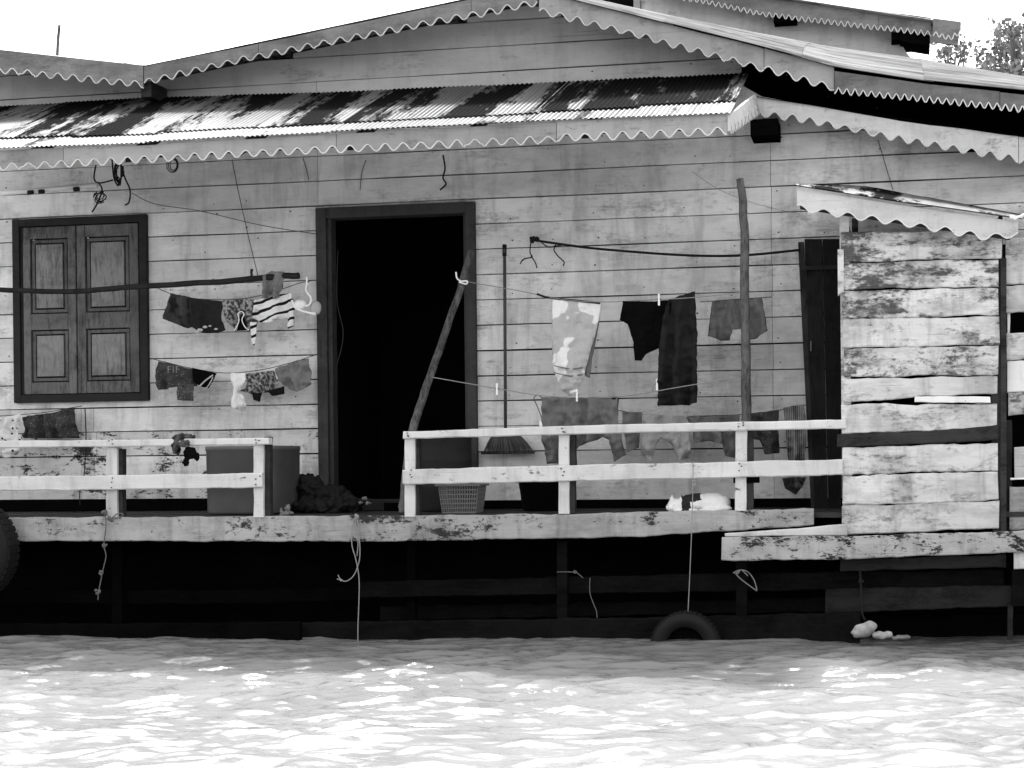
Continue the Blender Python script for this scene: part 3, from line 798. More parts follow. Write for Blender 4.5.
for xq in (xs0, xs1):
    mb = MB()
    for k in range(11):
        z0 = P(846, 534, 0).z + k * .168; mb.box((xq, .03, z0), (xq + .02, YW - .06, z0 + .163), random.uniform(.8, 1))
    obj('side_wall', mb, 'bare_dark', sh)
mb = MB(); mb.box((xs0 + .03, .45, ZD), (xs1 - .03, .48, P(900, 236, .45).z)); obj('inner_lining', mb, 'black_wood', sh)
for (a, b2) in ((843, 849), (993, 999)):
    mb = MB(); xz(mb, a, b2, 216 if a < 900 else 240, 534, .024, .07); obj('corner_post', mb, 'shed_paint' if a < 900 else 'bare_dark', sh)
mb = MB(); xz(mb, 852, 858, 218, 236, .3, .35); obj('corner_post', mb, 'bark_grey', sh)
mb, bd = MB(), MB()
st_, sb_ = [(797, 188.5), (900, 205), (1018, 222)], [(802, 208), (880, 219), (985, 236), (1018, 234)]
scallop(mb, st_, sb_, -.14, .140, .022, bead=bd, phase=.02); o = obj('bargeboard', mb, 'fascia_white', sh); obj('edge_halo_bead', bd, 'edge_white', o)
for q in range(2):
    mb = MB(); vs = []; NN, MM = 130, 8
    fp = [P(px, py, -.17) for px, py in ((796, 187), (900, 203.5), (1022, 221))]; bp = [P(px, py, 1.18) for px, py in ((812, 187.5), (850, 189.5), (930, 205), (1022, 222))]
    f3 = lambda x: ip([(p.x, p.z) for p in fp], x); b3 = lambda x: ip([(p.x, p.z) for p in bp], x)
    x0_ = lerp(fp[0].x, fp[-1].x, .5 * q); x1_ = lerp(fp[0].x, fp[-1].x, .5 * (q + 1)) + (.05 if q == 0 else 0)
    for j in range(MM + 1):
        x = lerp(x0_, x1_, j / MM)
        for k in range(NN + 1):
            v = k / NN; vs.append((x + .12 * v, lerp(-.17, 1.18, v), lerp(f3(x), b3(x), v) + .006 * math.sin(2 * math.pi * v * 18) + .01 + .004 * q))
    mb.add(vs, [(j * (NN + 1) + k, j * (NN + 1) + k + 1, (j + 1) * (NN + 1) + k + 1, (j + 1) * (NN + 1) + k) for j in range(MM) for k in range(NN)])
    solid(obj('roof_sheet', mb, 'roof_rusty', sh), .003)
mb = MB(); a = P(800, 205, -.1); b2 = P(1010, 236, -.1)
mb.loft([[p + Vector((0, 0, -.02)), p + Vector((0, .04, -.02)), p + Vector((0, .04, .03)), p + Vector((0, 0, .03))] for p in (a, b2)]); obj('purlin', mb, 'bare_dark', sh)
mb = MB(); c = P(1014, 219, -.17); mb.tube([c, c + Vector((.05, -.02, .02)), c + Vector((.08, .01, -.005))], .008, 6); mb.sphere(c + Vector((-.01, 0, .012)), .014, 5); obj('roof_hook', mb, 'edge_white', sh)

sc = thing('plank_screen', P(1015, 530, .3), 'broken plank screen with black gaps at the right edge, beyond the shed', 'screen')
for (tl, bl, x0_, mt_, tn) in ((238, 284, 1006, 'shed_paint', .85), (286, 313, 1005, 'shed_paint', .75), (333, 360, 1006, 'shed_paint', .95), (361, 392, 1007, 'white_wood', .9), (393, 414, 1008, 'shed_flaked', .8), (447, 479, 1014, 'shed_paint', .7), (487, 531, 1009, 'shed_paint', .62)):
    mb = MB(); plank(mb, [(x0_, tl), (1130, tl - 4)], [(x0_, bl), (1130, bl - 4)], .06, .02, .006, tone=tn); obj('wall_plank', mb, mt_, sc)
for (a, b2, t, bt, mt_) in ((1000.5, 1006.5, 258, 532, 'bare_dark'), (1007.5, 1010, 312, 334, 'white_wood'), (1006, 1012, 420, 532, 'frame_dark')):
    mb = MB(); post(mb, a, b2, t, bt, .015 if a < 1002 else .09, .04); obj('post', mb, mt_, sc)
mb = MB(); plank(mb, [(1010, 478), (1130, 474)], [(1010, 480), (1130, 476)], .05, .03, .001); obj('shelf_edge', mb, 'white_wood', sc)
mb = MB(); mb.box((P(1003, 300, .12).x, .5, ZD), (P(1180, 300, .12).x, .53, 2.35)); obj('inner_lining', mb, 'black_wood', sc)

# dark door panel leaning on the wall beside the shed
dp = thing('board_panel', P(822, 508, 1.0), 'tall dark vertical-board panel leaning against the wall left of the shed', 'panel')
for k, (a, b2) in enumerate(((798, 804), (804.5, 822), (822.5, 841))):
    mb = MB(); yb_ = 1.05; n = 14; rings = []
    for i in range(n + 1):
        py = lerp(509, 239 if k else 242, i / n); sh_ = lerp(13, 0, i / n) if k == 0 else lerp(10, 0, i / n)
        Y = lerp(1.02, 1.24, i / n); A_ = P(a + sh_ * (1 if k < 2 else .6), py, Y); B_ = P(b2 + sh_ * (1 if k == 0 else (.6 if k == 1 else 0)), py, Y)
        rings.append([A_, B_, B_ + Vector((0, .02, 0)), A_ + Vector((0, .02, 0))])
    mb.loft(rings, tone=(2.2, 1.0, .75)[k]); obj('board', mb, 'vertical_dark', dp)
mb = MB(); a = P(800, 268, 1.19); b2 = P(842, 264, 1.19); mb.box((a.x, 1.185, a.z - .015), (b2.x, 1.2, a.z + .012)); obj('batten', mb, 'frame_dark', dp)
mb = MB(); mb.tube([P(811, 341, 1.13), P(811, 351, 1.13)], .006, 6, flat=1); obj('handle', mb, 'plastic_grey', dp)

# ================================================================ POLES, LINES, ROPES
def pole(name, pts, r, mat, label, cat, group=None, n=10, parts=None, wob=.006):
    P0 = [Vector(p) for p in pts]; dense = []; rad = []
    segs = len(P0) - 1
    for i in range(segs):
        for k in range(8):
            t = k / 8; p = P0[i].lerp(P0[i + 1], t); dense.append(p)
    dense.append(P0[-1]); N = len(dense)
    for i, p in enumerate(dense):
        t = i / (N - 1); rr_ = lerp(r[0], r[1], t)
        p += Vector((nz(i * .3, r[0] * 99, len(label)), nz(i * .3, 4, len(label)), nz(i * .35, 8, len(label)))) * wob
        rad.append(rr_ * (1 + .12 * nz(i * .8, 1, len(label))))
    mb = MB(); mb.tube(dense, rad, n)
    return mb
def tagobj(o, label, cat, group=None): return tag(o, label, cat, group)

o = obj('mooring_pole', pole('', [P(739.5, 179, .42), P(743, 200, .42), P(745, 240, .42), P(744.5, 300, .42), P(746, 380, .40), P(746, 450, .38), P(746, 513, .36)], (.024, .034), 'x', 'pole a', ''), 'bark_grey', smooth=True)
tag(o, 'tall rough grey pole standing on the deck behind the railing near the shed', 'pole')
o = obj('leaning_pole', pole('', [P(471, 251, .95), P(460, 290, .85), P(444, 336, .7), P(429, 380, .5), P(417, 415, .3), P(410, 440, .22), P(404, 500, .15), P(403, 514, .12)], (.022, .030), 'x', 'leaning pole', ''), 'bark_grey', smooth=True)
tag(o, 'weathered grey stick leaning across the right side of the dark doorway', 'stick')
o = obj('drying_pole', pole('', [P(-120, 289, .95), P(0, 290, .95), P(70, 292, .95), P(130, 287, .95), P(220, 282, .95), P(270, 277, .95), P(299, 275.5, .95)], (.017, .022), 'x', 'drying', ''), 'bark_dark', smooth=True)
tag(o, 'dark crooked pole slung level across the shutters, clothes hung at its end', 'pole')
mb = pole('', [P(251, 276, .95), P(252, 269, .95)], (.008, .010), 'x', 'stub', ''); obj('twig_stub', mb, 'bark_dark', o)
o = obj('antenna_stick', pole('', [P(59.5, 25, 2.5), P(58, 40, 2.5), P(57, 62, 2.5)], (.012, .013), 'x', 'ant', '', wob=.002), 'bark_grey', smooth=True)
tag(o, 'thin stick poking up above the left roof against the white sky', 'stick')

# broom hanging on the wall
br = thing('broom', P(505, 455, 1.2), 'long-handled broom hung head down on the wall right of the door', 'broom')
mb = MB(); mb.tube([P(504.5, 246, 1.22), P(505, 330, 1.22), P(505.5, 437, 1.22)], .011, 10); obj('handle', mb, 'rubber_grey', br, True)
mb = MB(); mb.tube([P(504.5, 244.5, 1.22), P(504.5, 256, 1.22)], .015, 10); obj('grip', mb, 'plastic_dark', br, True)
mb = MB()
for k in range(46):
    t = k / 45; a = P(lerp(492, 520, t), 436, 1.22); b2 = P(lerp(484, 534, t), 452 + random.uniform(-1, 1.5), 1.21 + random.uniform(-.02, .02))
    mb.tube([a, a.lerp(b2, .5) + Vector((0, 0, .004)), b2], [.006, .0065, .003], 5, tone=random.uniform(.6, 1.3))
obj('bristles', mb, 'rubber_grey', br)
mb = MB(); xz(mb, 481, 534, 451.5, 454.5, 1.225, 1.25); obj('dark_edge', mb, 'plastic_dark', br)

def sag(a, b, d, n=16):
    a, b = Vector(a), Vector(b); return [a.lerp(b, i / n) + Vector((0, 0, -d * 4 * (i / n) * (1 - i / n))) for i in range(n + 1)]
def line(name, pts, r, mat, label, cat='line', group=None, n=6):
    mb = MB(); mb.tube(pts, r, n); o = obj(name, mb, mat, None, True); tag(o, label, cat, group); return o
def px(pts, Y): return [P(a, b, Y) for a, b in pts]
def smoothpts(pts, k=6):
    out = []; n = len(pts)
    for i in range(n - 1):
        p0, p1, p2, p3 = pts[max(i - 1, 0)], pts[i], pts[i + 1], pts[min(i + 2, n - 1)]
        for j in range(k):
            t = j / k
            out.append(.5 * ((2 * p1) + (p2 - p0) * t + (2 * p0 - 5 * p1 + 4 * p2 - p3) * t * t + (3 * p1 - p0 - 3 * p2 + p3) * t ** 3))
    out.append(pts[-1]); return out

line('clothes_line', smoothpts(px([(152, 285.5), (172, 294), (200, 299), (240, 299), (270, 293), (300, 283), (318, 280)], .97)), .003, 'wire_grey', 'upper clothes line between shutters and door, sagging under the drying pole')
line('clothes_line', smoothpts(px([(153, 359), (165, 362), (190, 368), (225, 373), (260, 370), (290, 363), (318, 354)], 1.1)), .003, 'wire_grey', 'lower clothes line between the shutters and the door frame')
line('clothes_line', smoothpts([P(465, 281, .87), P(480, 284, .85), P(520, 291, .78), P(560, 299, .72), P(600, 302, .66), P(650, 300, .6), P(700, 297, .5), P(743, 292, .42)]), .0032, 'rope_pale', 'white clothes line from the leaning stick holding the patterned towel')
line('clothes_line', smoothpts([P(431, 377, .5), P(500, 389, .5), P(550, 396.5, .48), P(615, 397, .47), P(680, 387, .45), P(745, 376, .42)]), .0034, 'rope_pale', 'thin white clothes line just above the right railing')
line('clothes_line', smoothpts(px([(616, 410), (650, 415), (700, 416), (760, 413), (806, 405)], 1.0)), .003, 'wire_grey', 'dark clothes line low along the wall left of the leaning panel')
line('clothes_line', smoothpts(px([(-60, 420), (0, 416), (40, 413), (70, 408), (82, 406)], 1.15)), .003, 'wire_grey', 'clothes line under the shuttered window')
cab = line('electric_cable', smoothpts([P(533, 240, 1.22), P(560, 244, 1.2), P(600, 249, 1.18), P(680, 255, 1.15), P(740, 255.5, 1.15), P(800, 250, 1.2)]), .009, 'rope_dark', 'thick black cable slung along the wall from a knot right of the door', 'cable')
mb = MB(); c = P(534, 240, 1.2)
for k in range(9): mb.sphere(c + Vector((random.uniform(-.02, .025), random.uniform(-.01, .01), random.uniform(-.015, .015))), .013, 5)
obj('knot', mb, 'rope_dark', cab)
for pts in ([(531, 241), (530, 252), (532, 257), (524, 259), (520, 264)], [(531, 256), (535, 262), (537, 268)], [(556, 244), (554, 250), (558, 256), (564, 262), (563, 266)], [(540, 241), (548, 247), (556, 246), (562, 245)]):
    mb = MB(); mb.tube(smoothpts(px(pts, 1.2)), .0045, 6); obj('loose_end', mb, 'rope_dark', cab)
line('stick', px([(537, 294), (545, 297), (560, 299), (600, 303)], .74), .008, 'bark_dark', 'short dark stick along the line above the patterned towel', 'stick')
line('wire', px([(232, 160), (238, 190), (248, 235), (258, 276)], 1.0), .0028, 'wire_grey', 'thin wire hanging from the eave to the drying pole', 'wire')
line('wire', smoothpts(px([(132, 193), (155, 204), (200, 211), (260, 225), (316, 234)], 1.24)), .0028, 'wire_grey', 'thin wire sagging across the wall from the shutters to the door frame', 'wire')
line('wire', smoothpts(px([(338, 250), (337, 300), (343, 330), (341, 350), (336, 372), (337, 430)], 1.36)), .003, 'wire_grey', 'pale wire hanging just inside the left of the doorway', 'wire')
line('wire', smoothpts(px([(85, 408), (86, 440), (84, 475), (80, 490), (80, 506)], 1.22)), .004, 'rope_dark', 'dark cord hanging down the wall below the window corner', 'cord')
line('wire', px([(878, 140), (884, 160), (893, 190)], 1.27), .0028, 'wire_grey', 'thin wire down the wall above the shed roof', 'wire')
line('wire', smoothpts(px([(303, 158), (306, 168), (309, 180)], 1.26)), .003, 'wire_grey', 'short wire under the eave above the door corner', 'wire')
line('wire', smoothpts(px([(366, 160), (362, 172), (360, 190)], 1.26)), .003, 'wire_grey', 'short curved wire under the eave above the doorway', 'wire')
line('wire', smoothpts(px([(693, 172), (720, 190), (760, 205), (800, 214)], 1.26)), .0018, 'rope_pale', 'thin pale thread across the wall right of the pole top', 'wire')
o = line('cord', smoothpts(px([(443, 155), (445, 168), (443, 178), (446, 184), (440, 190)], 1.2)), .006, 'rope_dark', 'short dark frayed cord hanging from the eave above the door', 'cord')
# white pipe lamp under the eave at the left
mb = MB(); mb.tube([P(-120, 201, 1.15), P(0, 193.5, 1.15), P(97, 185, 1.15)], .018, 10); o = obj('pipe', mb, 'plastic_white', None, True); tag(o, 'white pipe fixed under the eave above the shutters', 'pipe')
mb = MB()
for a in (28, 39, 74): mb.tube([P(a, 189.5 + (74 - a) * .07, 1.12), P(a + 5, 189 + (74 - a) * .07, 1.12)], .016, 8)
obj('clip', mb, 'rope_dark', o)
o = line('rope_hook', smoothpts(px([(456, 272), (457, 278), (461, 281), (467, 281), (466, 284), (459, 282)], .82)), .006, 'plastic_white', 'white cord loop tied near the top of the leaning stick', 'cord')
# tangle of dark rope at the eave
tr = thing('rope_tangle', P(115, 165, .6), 'tangle of dark rope looped under the eave above the shutters', 'rope')
def tangle(cx, cy, w, h, n, Y, r, mat, parent, seed=1):
    random.seed(seed)
    for k in range(n):
        pts = []; a0 = random.uniform(0, 6)
        for i in range(9):
            a = a0 + i * random.uniform(.6, .9)
            pts.append(P(cx + math.cos(a) * w * random.uniform(.4, 1), cy + math.sin(a) * h * random.uniform(.5, 1), Y + random.uniform(-.03, .03)))
        mb = MB(); mb.tube(smoothpts(pts), r, 6); obj('strand', mb, mat, parent, True)
tangle(119, 172, 5, 13, 6, .6, .0045, 'rope_dark', tr, 3); tangle(100, 197, 7, 7, 5, 1.15, .003, 'rope_dark', tr, 4)
for pts in ([(96, 165), (94, 178), (99, 183), (113, 180)], [(112, 160), (114, 178), (118, 186)], [(119, 160), (125, 178), (130, 190), (129, 202), (125, 205)], [(98, 182), (102, 190), (97, 204), (92, 212)]):
    mb = MB(); mb.tube(smoothpts(px(pts, .6)), .0055, 6); obj('strand', mb, 'rope_dark', tr, True)
tr2 = thing('rope_coil', P(172, 166, .3), 'small round coil of dark wire hanging under the eave', 'coil')
for k in range(3):
    mb = MB(); c = P(172.5 + k * .5, 165, .3 + k * .006); mb.tube([c + Vector((math.cos(a * .4) * (.04 - .008 * k), 0, math.sin(a * .4) * (.05 - .008 * k))) for a in range(17)], .003, 6); obj('loop', mb, 'rope_dark', tr2, True)

# mooring ropes at the hull
def rope(name, strands, Y, r, mat, label, knots=()):
    t = thing(name, P(strands[0][0][0], strands[0][0][1], Y), label, 'rope')
    for s in strands:
        mb = MB(); mb.tube(smoothpts(px(s, Y)), r, 7); obj('strand', mb, mat, t, True)
    for kx, ky, kr in knots:
        mb = MB(); c = P(kx, ky, Y)
        for j in range(7): mb.sphere(c + Vector((random.uniform(-1, 1), random.uniform(-.4, .4), random.uniform(-1, 1))) * kr * .6, kr * .55, 5)
        obj('knot', mb, mat, t, True)
    return t
rope('hanging_rope', [[(105, 512), (106, 525), (104, 545), (106, 556), (103, 570), (99, 590), (98, 600)], [(106, 513), (112, 519), (121, 517), (123, 514), (117, 514), (110, 520)]], -.05, .0038, 'rope_dim', 'pale frayed rope knotted to the left railing post, dangling over the beam', [(105, 513, .022), (110, 519, .02), (105, 546, .018), (101, 573, .018), (98, 592, .02)])
rope('hanging_rope', [[(355, 517), (352, 530), (352, 545), (356, 560), (359, 578), (359, 600), (358, 625), (358, 642)], [(357, 517), (359, 535), (360, 550), (359, 562), (354, 575), (347, 581), (341, 580), (338, 575)], [(341, 580), (337, 579)], [(355, 518), (358, 540), (357, 556)]], -.05, .0034, 'rope_pale', 'pale looped rope hanging below the doorway down to the water', [(356, 517, .02), (341, 580, .010)])
rope('hanging_rope', [[(557, 572), (570, 572), (577, 573), (583, 578)], [(590, 578), (590, 593), (594, 605), (597, 615), (596, 640)]], .08, .003, 'rope_dim', 'dim rope tied round the hull timber below the middle railing post', [(575, 572, .012)])
rope('hanging_rope', [[(733, 573), (740, 570), (748, 572), (754, 580), (757, 590)], [(735, 573), (742, 580), (757, 591)], [(742, 570), (748, 576)]], .08, .0035, 'rope_pale', 'pale rope tied in a bow on the hull timber below the right railing post', [(738, 572, .012)])
rope('hanging_rope', [[(860, 571), (861, 590), (862, 612), (865, 620)]], .0, .006, 'rope_dark', 'dark rope over the hull timbers below the shed', [(861, 580, .016)])
line('tether_rope', smoothpts([P(693, 461, -.06), P(693, 480, -.07), P(692, 520, -.09), P(690, 570, -.09), P(688, 612, -.09)]), .0028, 'rope_pale', 'straight pale rope from the railing down to the half-sunk tyre', 'rope')
mb = MB(); c = P(693, 484, -.07)
for j in range(8): mb.sphere(c + Vector((random.uniform(-1, 1), 0, random.uniform(-1.4, 1.4))) * .012, .010, 5)
o = obj('rope_knot', mb, 'rope_pale', bpy.data.objects['tether_rope'], True)

# ================================================================ TYRES
def tyre(c, Ro, Ri, wdt, label, mat, rot=0):
    t = thing('tyre', c, label, 'tyre', 'old tyres hung on the hull as fenders')
    w = wdt / 2; mr = (Ro + Ri) / 2
    prof = [(Ri, -w * .55), (Ri + .01, -w * .8), (mr, -w), (Ro - .03, -w * .92), (Ro - .006, -w * .72), (Ro, -w * .4), (Ro + .002, 0), (Ro, w * .4), (Ro - .006, w * .72), (Ro - .03, w * .92), (mr, w), (Ri + .01, w * .8), (Ri, w * .55), (Ri + .012, w * .4), (mr, w * .75), (Ro - .04, w * .5), (Ro - .04, -w * .5), (mr, -w * .75), (Ri + .012, -w * .4)]
    mb = MB(); mb.lathe(Vector(c), prof, 'Y', 56, closed=True); a = obj('sidewall', mb, mat, t, True)
    mb = MB(); n = 44
    for k in range(n):
        an = 2 * math.pi * k / n; d = Vector((math.cos(an), 0, math.sin(an))); tn = Vector((-math.sin(an), 0, math.cos(an)))
        for s0, s1 in ((-w * .7, -w * .25), (-w * .18, w * .18), (w * .25, w * .7)):
            q = Vector(c) + d * (Ro + .001)
            pts = [q + tn * e * (Ro * 2 * math.pi / n * .36) + Vector((0, yy, 0)) + d * h for h in (-.004, .003) for e, yy in ((-1, s0), (1, s0), (1, s1), (-1, s1))]
            mb.add(pts, [(0, 1, 2, 3), (4, 5, 6, 7), (0, 1, 5, 4), (1, 2, 6, 5), (2, 3, 7, 6), (3, 0, 4, 7)])
    obj('tread', mb, 'rubber', t)
    t.rotation_euler = (0, 0, rot); return t
c = P(686, 646, -.05); tyre(c, .205, .115, .15, 'dark tyre hanging half sunk in the water on a pale rope', 'rubber', 0)
c = P(-33, 550, -.18); tyre(c, .33, .17, .20, 'big black tyre fender cut by the left edge of the picture', 'rubber', 0)

# ================================================================ LAUNDRY
def cloth(name, outline, Y, mat, label, cat, A=.012, k=38, sd=1.0, group=None, parent=None, th=.004, tilt=0.0, grid=.014, smooth_top=True):
    pts = [P(a, b, Y) for a, b in outline]
    zt = max(p.z for p in pts); zb = min(p.z for p in pts)
    # round the outline a little
    dense = []
    for i, p in enumerate(pts):
        q = pts[(i + 1) % len(pts)]; L = (q - p).length; n = max(1, int(L / .02))
        for j in range(n):
            t = j / n; w = p.lerp(q, t); s = (1 if j else 0)
            w = w + Vector((nz(w.x * 25, w.z * 25, sd), 0, nz(w.x * 25, w.z * 25, sd + 5))) * .0035
            dense.append(w)
    bm = bmesh.new()
    f = bm.faces.new([bm.verts.new(p) for p in dense])
    xs_ = [p.x for p in pts]
    x = min(xs_) + grid
    while x < max(xs_):
        bmesh.ops.bisect_plane(bm, geom=bm.verts[:] + bm.edges[:] + bm.faces[:], plane_co=(x, 0, 0), plane_no=(1, 0, 0)); x += grid
    z = zb + grid
    while z < zt:
        bmesh.ops.bisect_plane(bm, geom=bm.verts[:] + bm.edges[:] + bm.faces[:], plane_co=(0, 0, z), plane_no=(0, 0, 1)); z += grid
    hgt = max(.05, zt - zb); A = min(A * 2.9, .042)
    for v in bm.verts:
        t = (zt - v.co.z) / hgt; x, z = v.co.x, v.co.z
        fold = math.sin(k * x + 3 * nz(x * 5, z * 3, sd) + sd)
        fold = math.copysign(abs(fold) ** .7, fold)
        v.co.y += A * fold * (.25 + .75 * t) + A * 1.6 * nz(x * 9, z * 7, sd + 3) * (.3 + .7 * t) + A * .9 * nz(x * 26, z * 18, sd + 9) + A * .9 * (1 - 2 * abs(nz(x * 9 + z * 14, z * 20 - x * 6, sd + 13))) * (.3 + .7 * t) + tilt * t
    me = bpy.data.meshes.new(name)
    bmesh.ops.recalc_face_normals(bm, faces=bm.faces)
    c = Vector(((min(xs_) + max(xs_)) / 2, Y, zt))
    for v in bm.verts: v.co -= c
    bm.to_mesh(me); bm.free()
    if sum(p.normal.y for p in me.polygons) > 0: me.flip_normals()
    a = me.color_attributes.new('tone', 'FLOAT_COLOR', 'CORNER')
    for d in a.data: d.color = (1, 1, 1, 1)
    o = link(name, me, mat, parent, c, True)
    solid(o, th, -1)
    if label: tag(o, label, cat, group)
    return o
cloth_mat('c_grey', .15); cloth_mat('c_greym', .21); cloth_mat('c_dark', .012); cloth_mat('c_black', .003); cloth_mat('c_char', .022)
cloth_mat('c_dark_short', .06, 'patch', .02, 14, .5, .6)
cloth_mat('c_camo', .88, 'patch', .50, 7, .48, .505); cloth_mat('c_shorts', .17, 'patch', .12, 5, .4, .7)
cloth_mat('c_floral', .36, 'patch', .06, 45, .45, .55); cloth_mat('c_floral_dark', .06, 'dots', .22, 55, .08, .3)
cloth_mat('c_print', .07, 'dots', .34, 75, .12, .3); cloth_mat('c_stripe', .8, 'stripe', .012, 5.2, .74, .82, rot=.30)
cloth_mat('c_spot', .70, 'dots', .02, 22, .18, .24); cloth_mat('c_white', .9); cloth_mat('c_pale', .46)
cloth_mat('c_net', .20, 'dots', .42, 45, .1, .2); cloth_mat('c_light_stripe', .30, 'stripe', .10, 26, .45, .6, rot=1.57)
cloth_mat('c_mott', .09, 'patch', .03, 30, .45, .6); cloth_mat('c_plaid', .62, 'stripe', .3, 16, .6, .7)

gl = 'laundry on the upper line between shutters and door'; g2 = 'laundry on the lower line between shutters and door'; g3 = 'laundry over the right part of the deck'; g4 = 'laundry low along the wall behind the right railing'
cloth('shorts', [(170, 293), (190, 297), (192, 325), (186, 328), (176, 324), (164, 319), (167, 306)], .95, 'c_dark_short', 'dark crumpled shorts at the left end of the upper line', 'shorts', .012, 60, 1, gl)
o = cloth('cloth', [(189, 298), (222, 301), (222, 318), (226, 330), (218, 333), (200, 332), (190, 325)], .96, 'c_char', 'plain charcoal cloth second from left on the upper line', 'cloth', .008, 30, 2, gl)
mb = MB()
for a, b2, r1 in ((200, 331, .022), (205, 328, .018), (197, 334, .012), (216, 330, .014), (210, 327, .012)): mb.sphere(P(a, b2 - 1, .93), (r1, .006, r1 * .55), 6)
obj('print', mb, 'c_pale', o)
o = cloth('blouse', [(221, 300), (253, 299), (256, 322), (251, 331), (240, 328), (232, 331), (226, 320), (222, 310)], .95, 'c_floral', 'busy patterned blouse on the upper line beside the striped shirt', 'blouse', .012, 70, 3, gl)
mb = MB(); mb.tube(smoothpts(px([(234, 331), (237, 326), (239, 320), (238, 314), (241, 311.5), (244, 314), (242, 320), (245, 327), (249, 330)], .92)), .0035, 6); obj('white_trim', mb, 'plastic_white', o)
cloth('dark_lining', [(236, 331), (240, 314), (243, 314), (248, 330)], .928, 'c_black', None, None, .003, 30, 3, parent=o)
o = cloth('striped_shirt', [(254, 300), (290, 292), (294, 303), (294, 326), (288, 329), (286, 318), (266, 323), (258, 322), (252, 317)], .93, 'c_stripe', 'white shirt with bold dark stripes hanging on the upper line', 'shirt', .010, 40, 4, gl)
cloth('sleeve', [(250, 322), (256, 322), (256, 340), (253, 346), (251, 342)], .93, 'c_stripe', None, None, .003, 40, 5, parent=o)
cloth('thin_cloth', [(263, 275), (270, 271), (284, 272), (280, 297), (274, 299), (261, 297)], .92, 'c_net', 'thin pale see-through cloth draped over the end of the drying pole', 'cloth', .012, 70, 6, gl)
# white bra on the line end
wb = thing('bra', P(307, 284, .95), 'white bra hanging by one strap at the door end of the upper line', 'bra', gl)
for c_, r_ in (((300, 305), .05), ((316, 308), .038)):
    mb = MB(); mb.sphere(P(*c_, .94), (r_, .03, r_ * (.75 if c_[0] < 310 else 1.3)), 9); obj('cup', mb, 'c_white' if c_[0] < 310 else 'c_pale', wb, True)
mb = MB(); mb.tube(smoothpts(px([(308, 283), (306, 290), (311, 298), (309, 305), (302, 306)], .92)), .008, 6); mb.tube(smoothpts(px([(292, 300), (296, 308), (306, 312), (316, 314)], .92)), .009, 6); obj('strap', mb, 'c_white', wb, True)

o = cloth('vest', [(158, 361), (192, 369), (194, 386), (178, 386), (158, 390), (154, 384)], 1.08, 'c_floral_dark', 'dark vest with pale lettering at the left end of the lower line', 'vest', .010, 60, 8, g2)
cloth('hem', [(177, 384), (194, 384), (193, 401), (177, 400)], 1.075, 'c_print', None, None, .004, 50, 9, parent=o)
cu = bpy.data.curves.new('lettering', 'FONT'); cu.body = 'FIF'; cu.size = .07; cu.extrude = .001; cu.space_character = 1.15
to = bpy.data.objects.new('lettering', cu); C.objects.link(to)
dg = bpy.context.evaluated_depsgraph_get(); tm = bpy.data.meshes.new_from_object(to.evaluated_get(dg)); bpy.data.objects.remove(to)
p_ = P(167, 373, 1.052); to = bpy.data.objects.new('lettering', tm); C.objects.link(to); tm.materials.clear(); tm.materials.append(MATS['c_greym']); to.rotation_euler = (math.pi / 2, 0, 0); to.parent = o; to.location = p_ - world_of(o)
o = cloth('underwear', [(192, 368), (216, 373), (214, 377), (207, 388), (201, 387), (193, 381)], 1.08, 'c_black', 'small black underwear with a white band on the lower line', 'underwear', .006, 30, 10, g2)
mb = MB(); mb.tube(smoothpts(px([(199, 387), (205, 381), (213, 375)], 1.06)), .006, 6); mb.tube(smoothpts(px([(205, 390), (210, 383), (213, 377)], 1.06)), .004, 6); obj('band', mb, 'c_pale', o, True)
cloth('rag', [(231, 373), (246, 373), (245, 382), (240, 386), (238, 393), (246, 397), (246, 406), (242, 411), (232, 407), (234, 388), (229, 380)], 1.07, 'c_white', 'pale white rag hanging lowest in the middle of the lower line', 'rag', .012, 60, 11, g2)
o = cloth('patterned_top', [(245, 374), (275, 370), (278, 384), (272, 392), (262, 393), (252, 394), (240, 391), (243, 384)], 1.08, 'c_floral', 'patterned top between the white rag and the grey shorts', 'top', .014, 70, 12, g2)
cloth('dark_hem', [(252, 393), (262, 393), (259, 402), (253, 400)], 1.078, 'c_dark', None, None, .004, 40, 13, parent=o)
cloth('dark_hem', [(268, 391), (284, 386), (284, 394), (272, 396)], 1.085, 'c_dark', None, None, .004, 40, 14, parent=o)
cloth('shorts', [(274, 369), (302, 359), (308, 358), (310, 384), (298, 392), (290, 390), (282, 384), (277, 376)], 1.08, 'c_greym', 'plain grey shorts at the door end of the lower line', 'shorts', .016, 35, 15, g2)

cloth('spotted_cloth', [(-40, 420), (0, 418), (20, 414), (19, 425), (16, 432), (22, 436), (21, 450), (10, 457), (0, 457), (-40, 460)], .9, 'c_spot', 'white cloth with black spots draped over the left railing', 'cloth', .012, 50, 16)
cloth('sequinned_cloth', [(20, 417), (55, 412), (74, 408), (75, 438), (20, 438)], 1.13, 'c_floral_dark', 'dark speckled cloth hung under the shuttered window', 'cloth', .014, 50, 17)

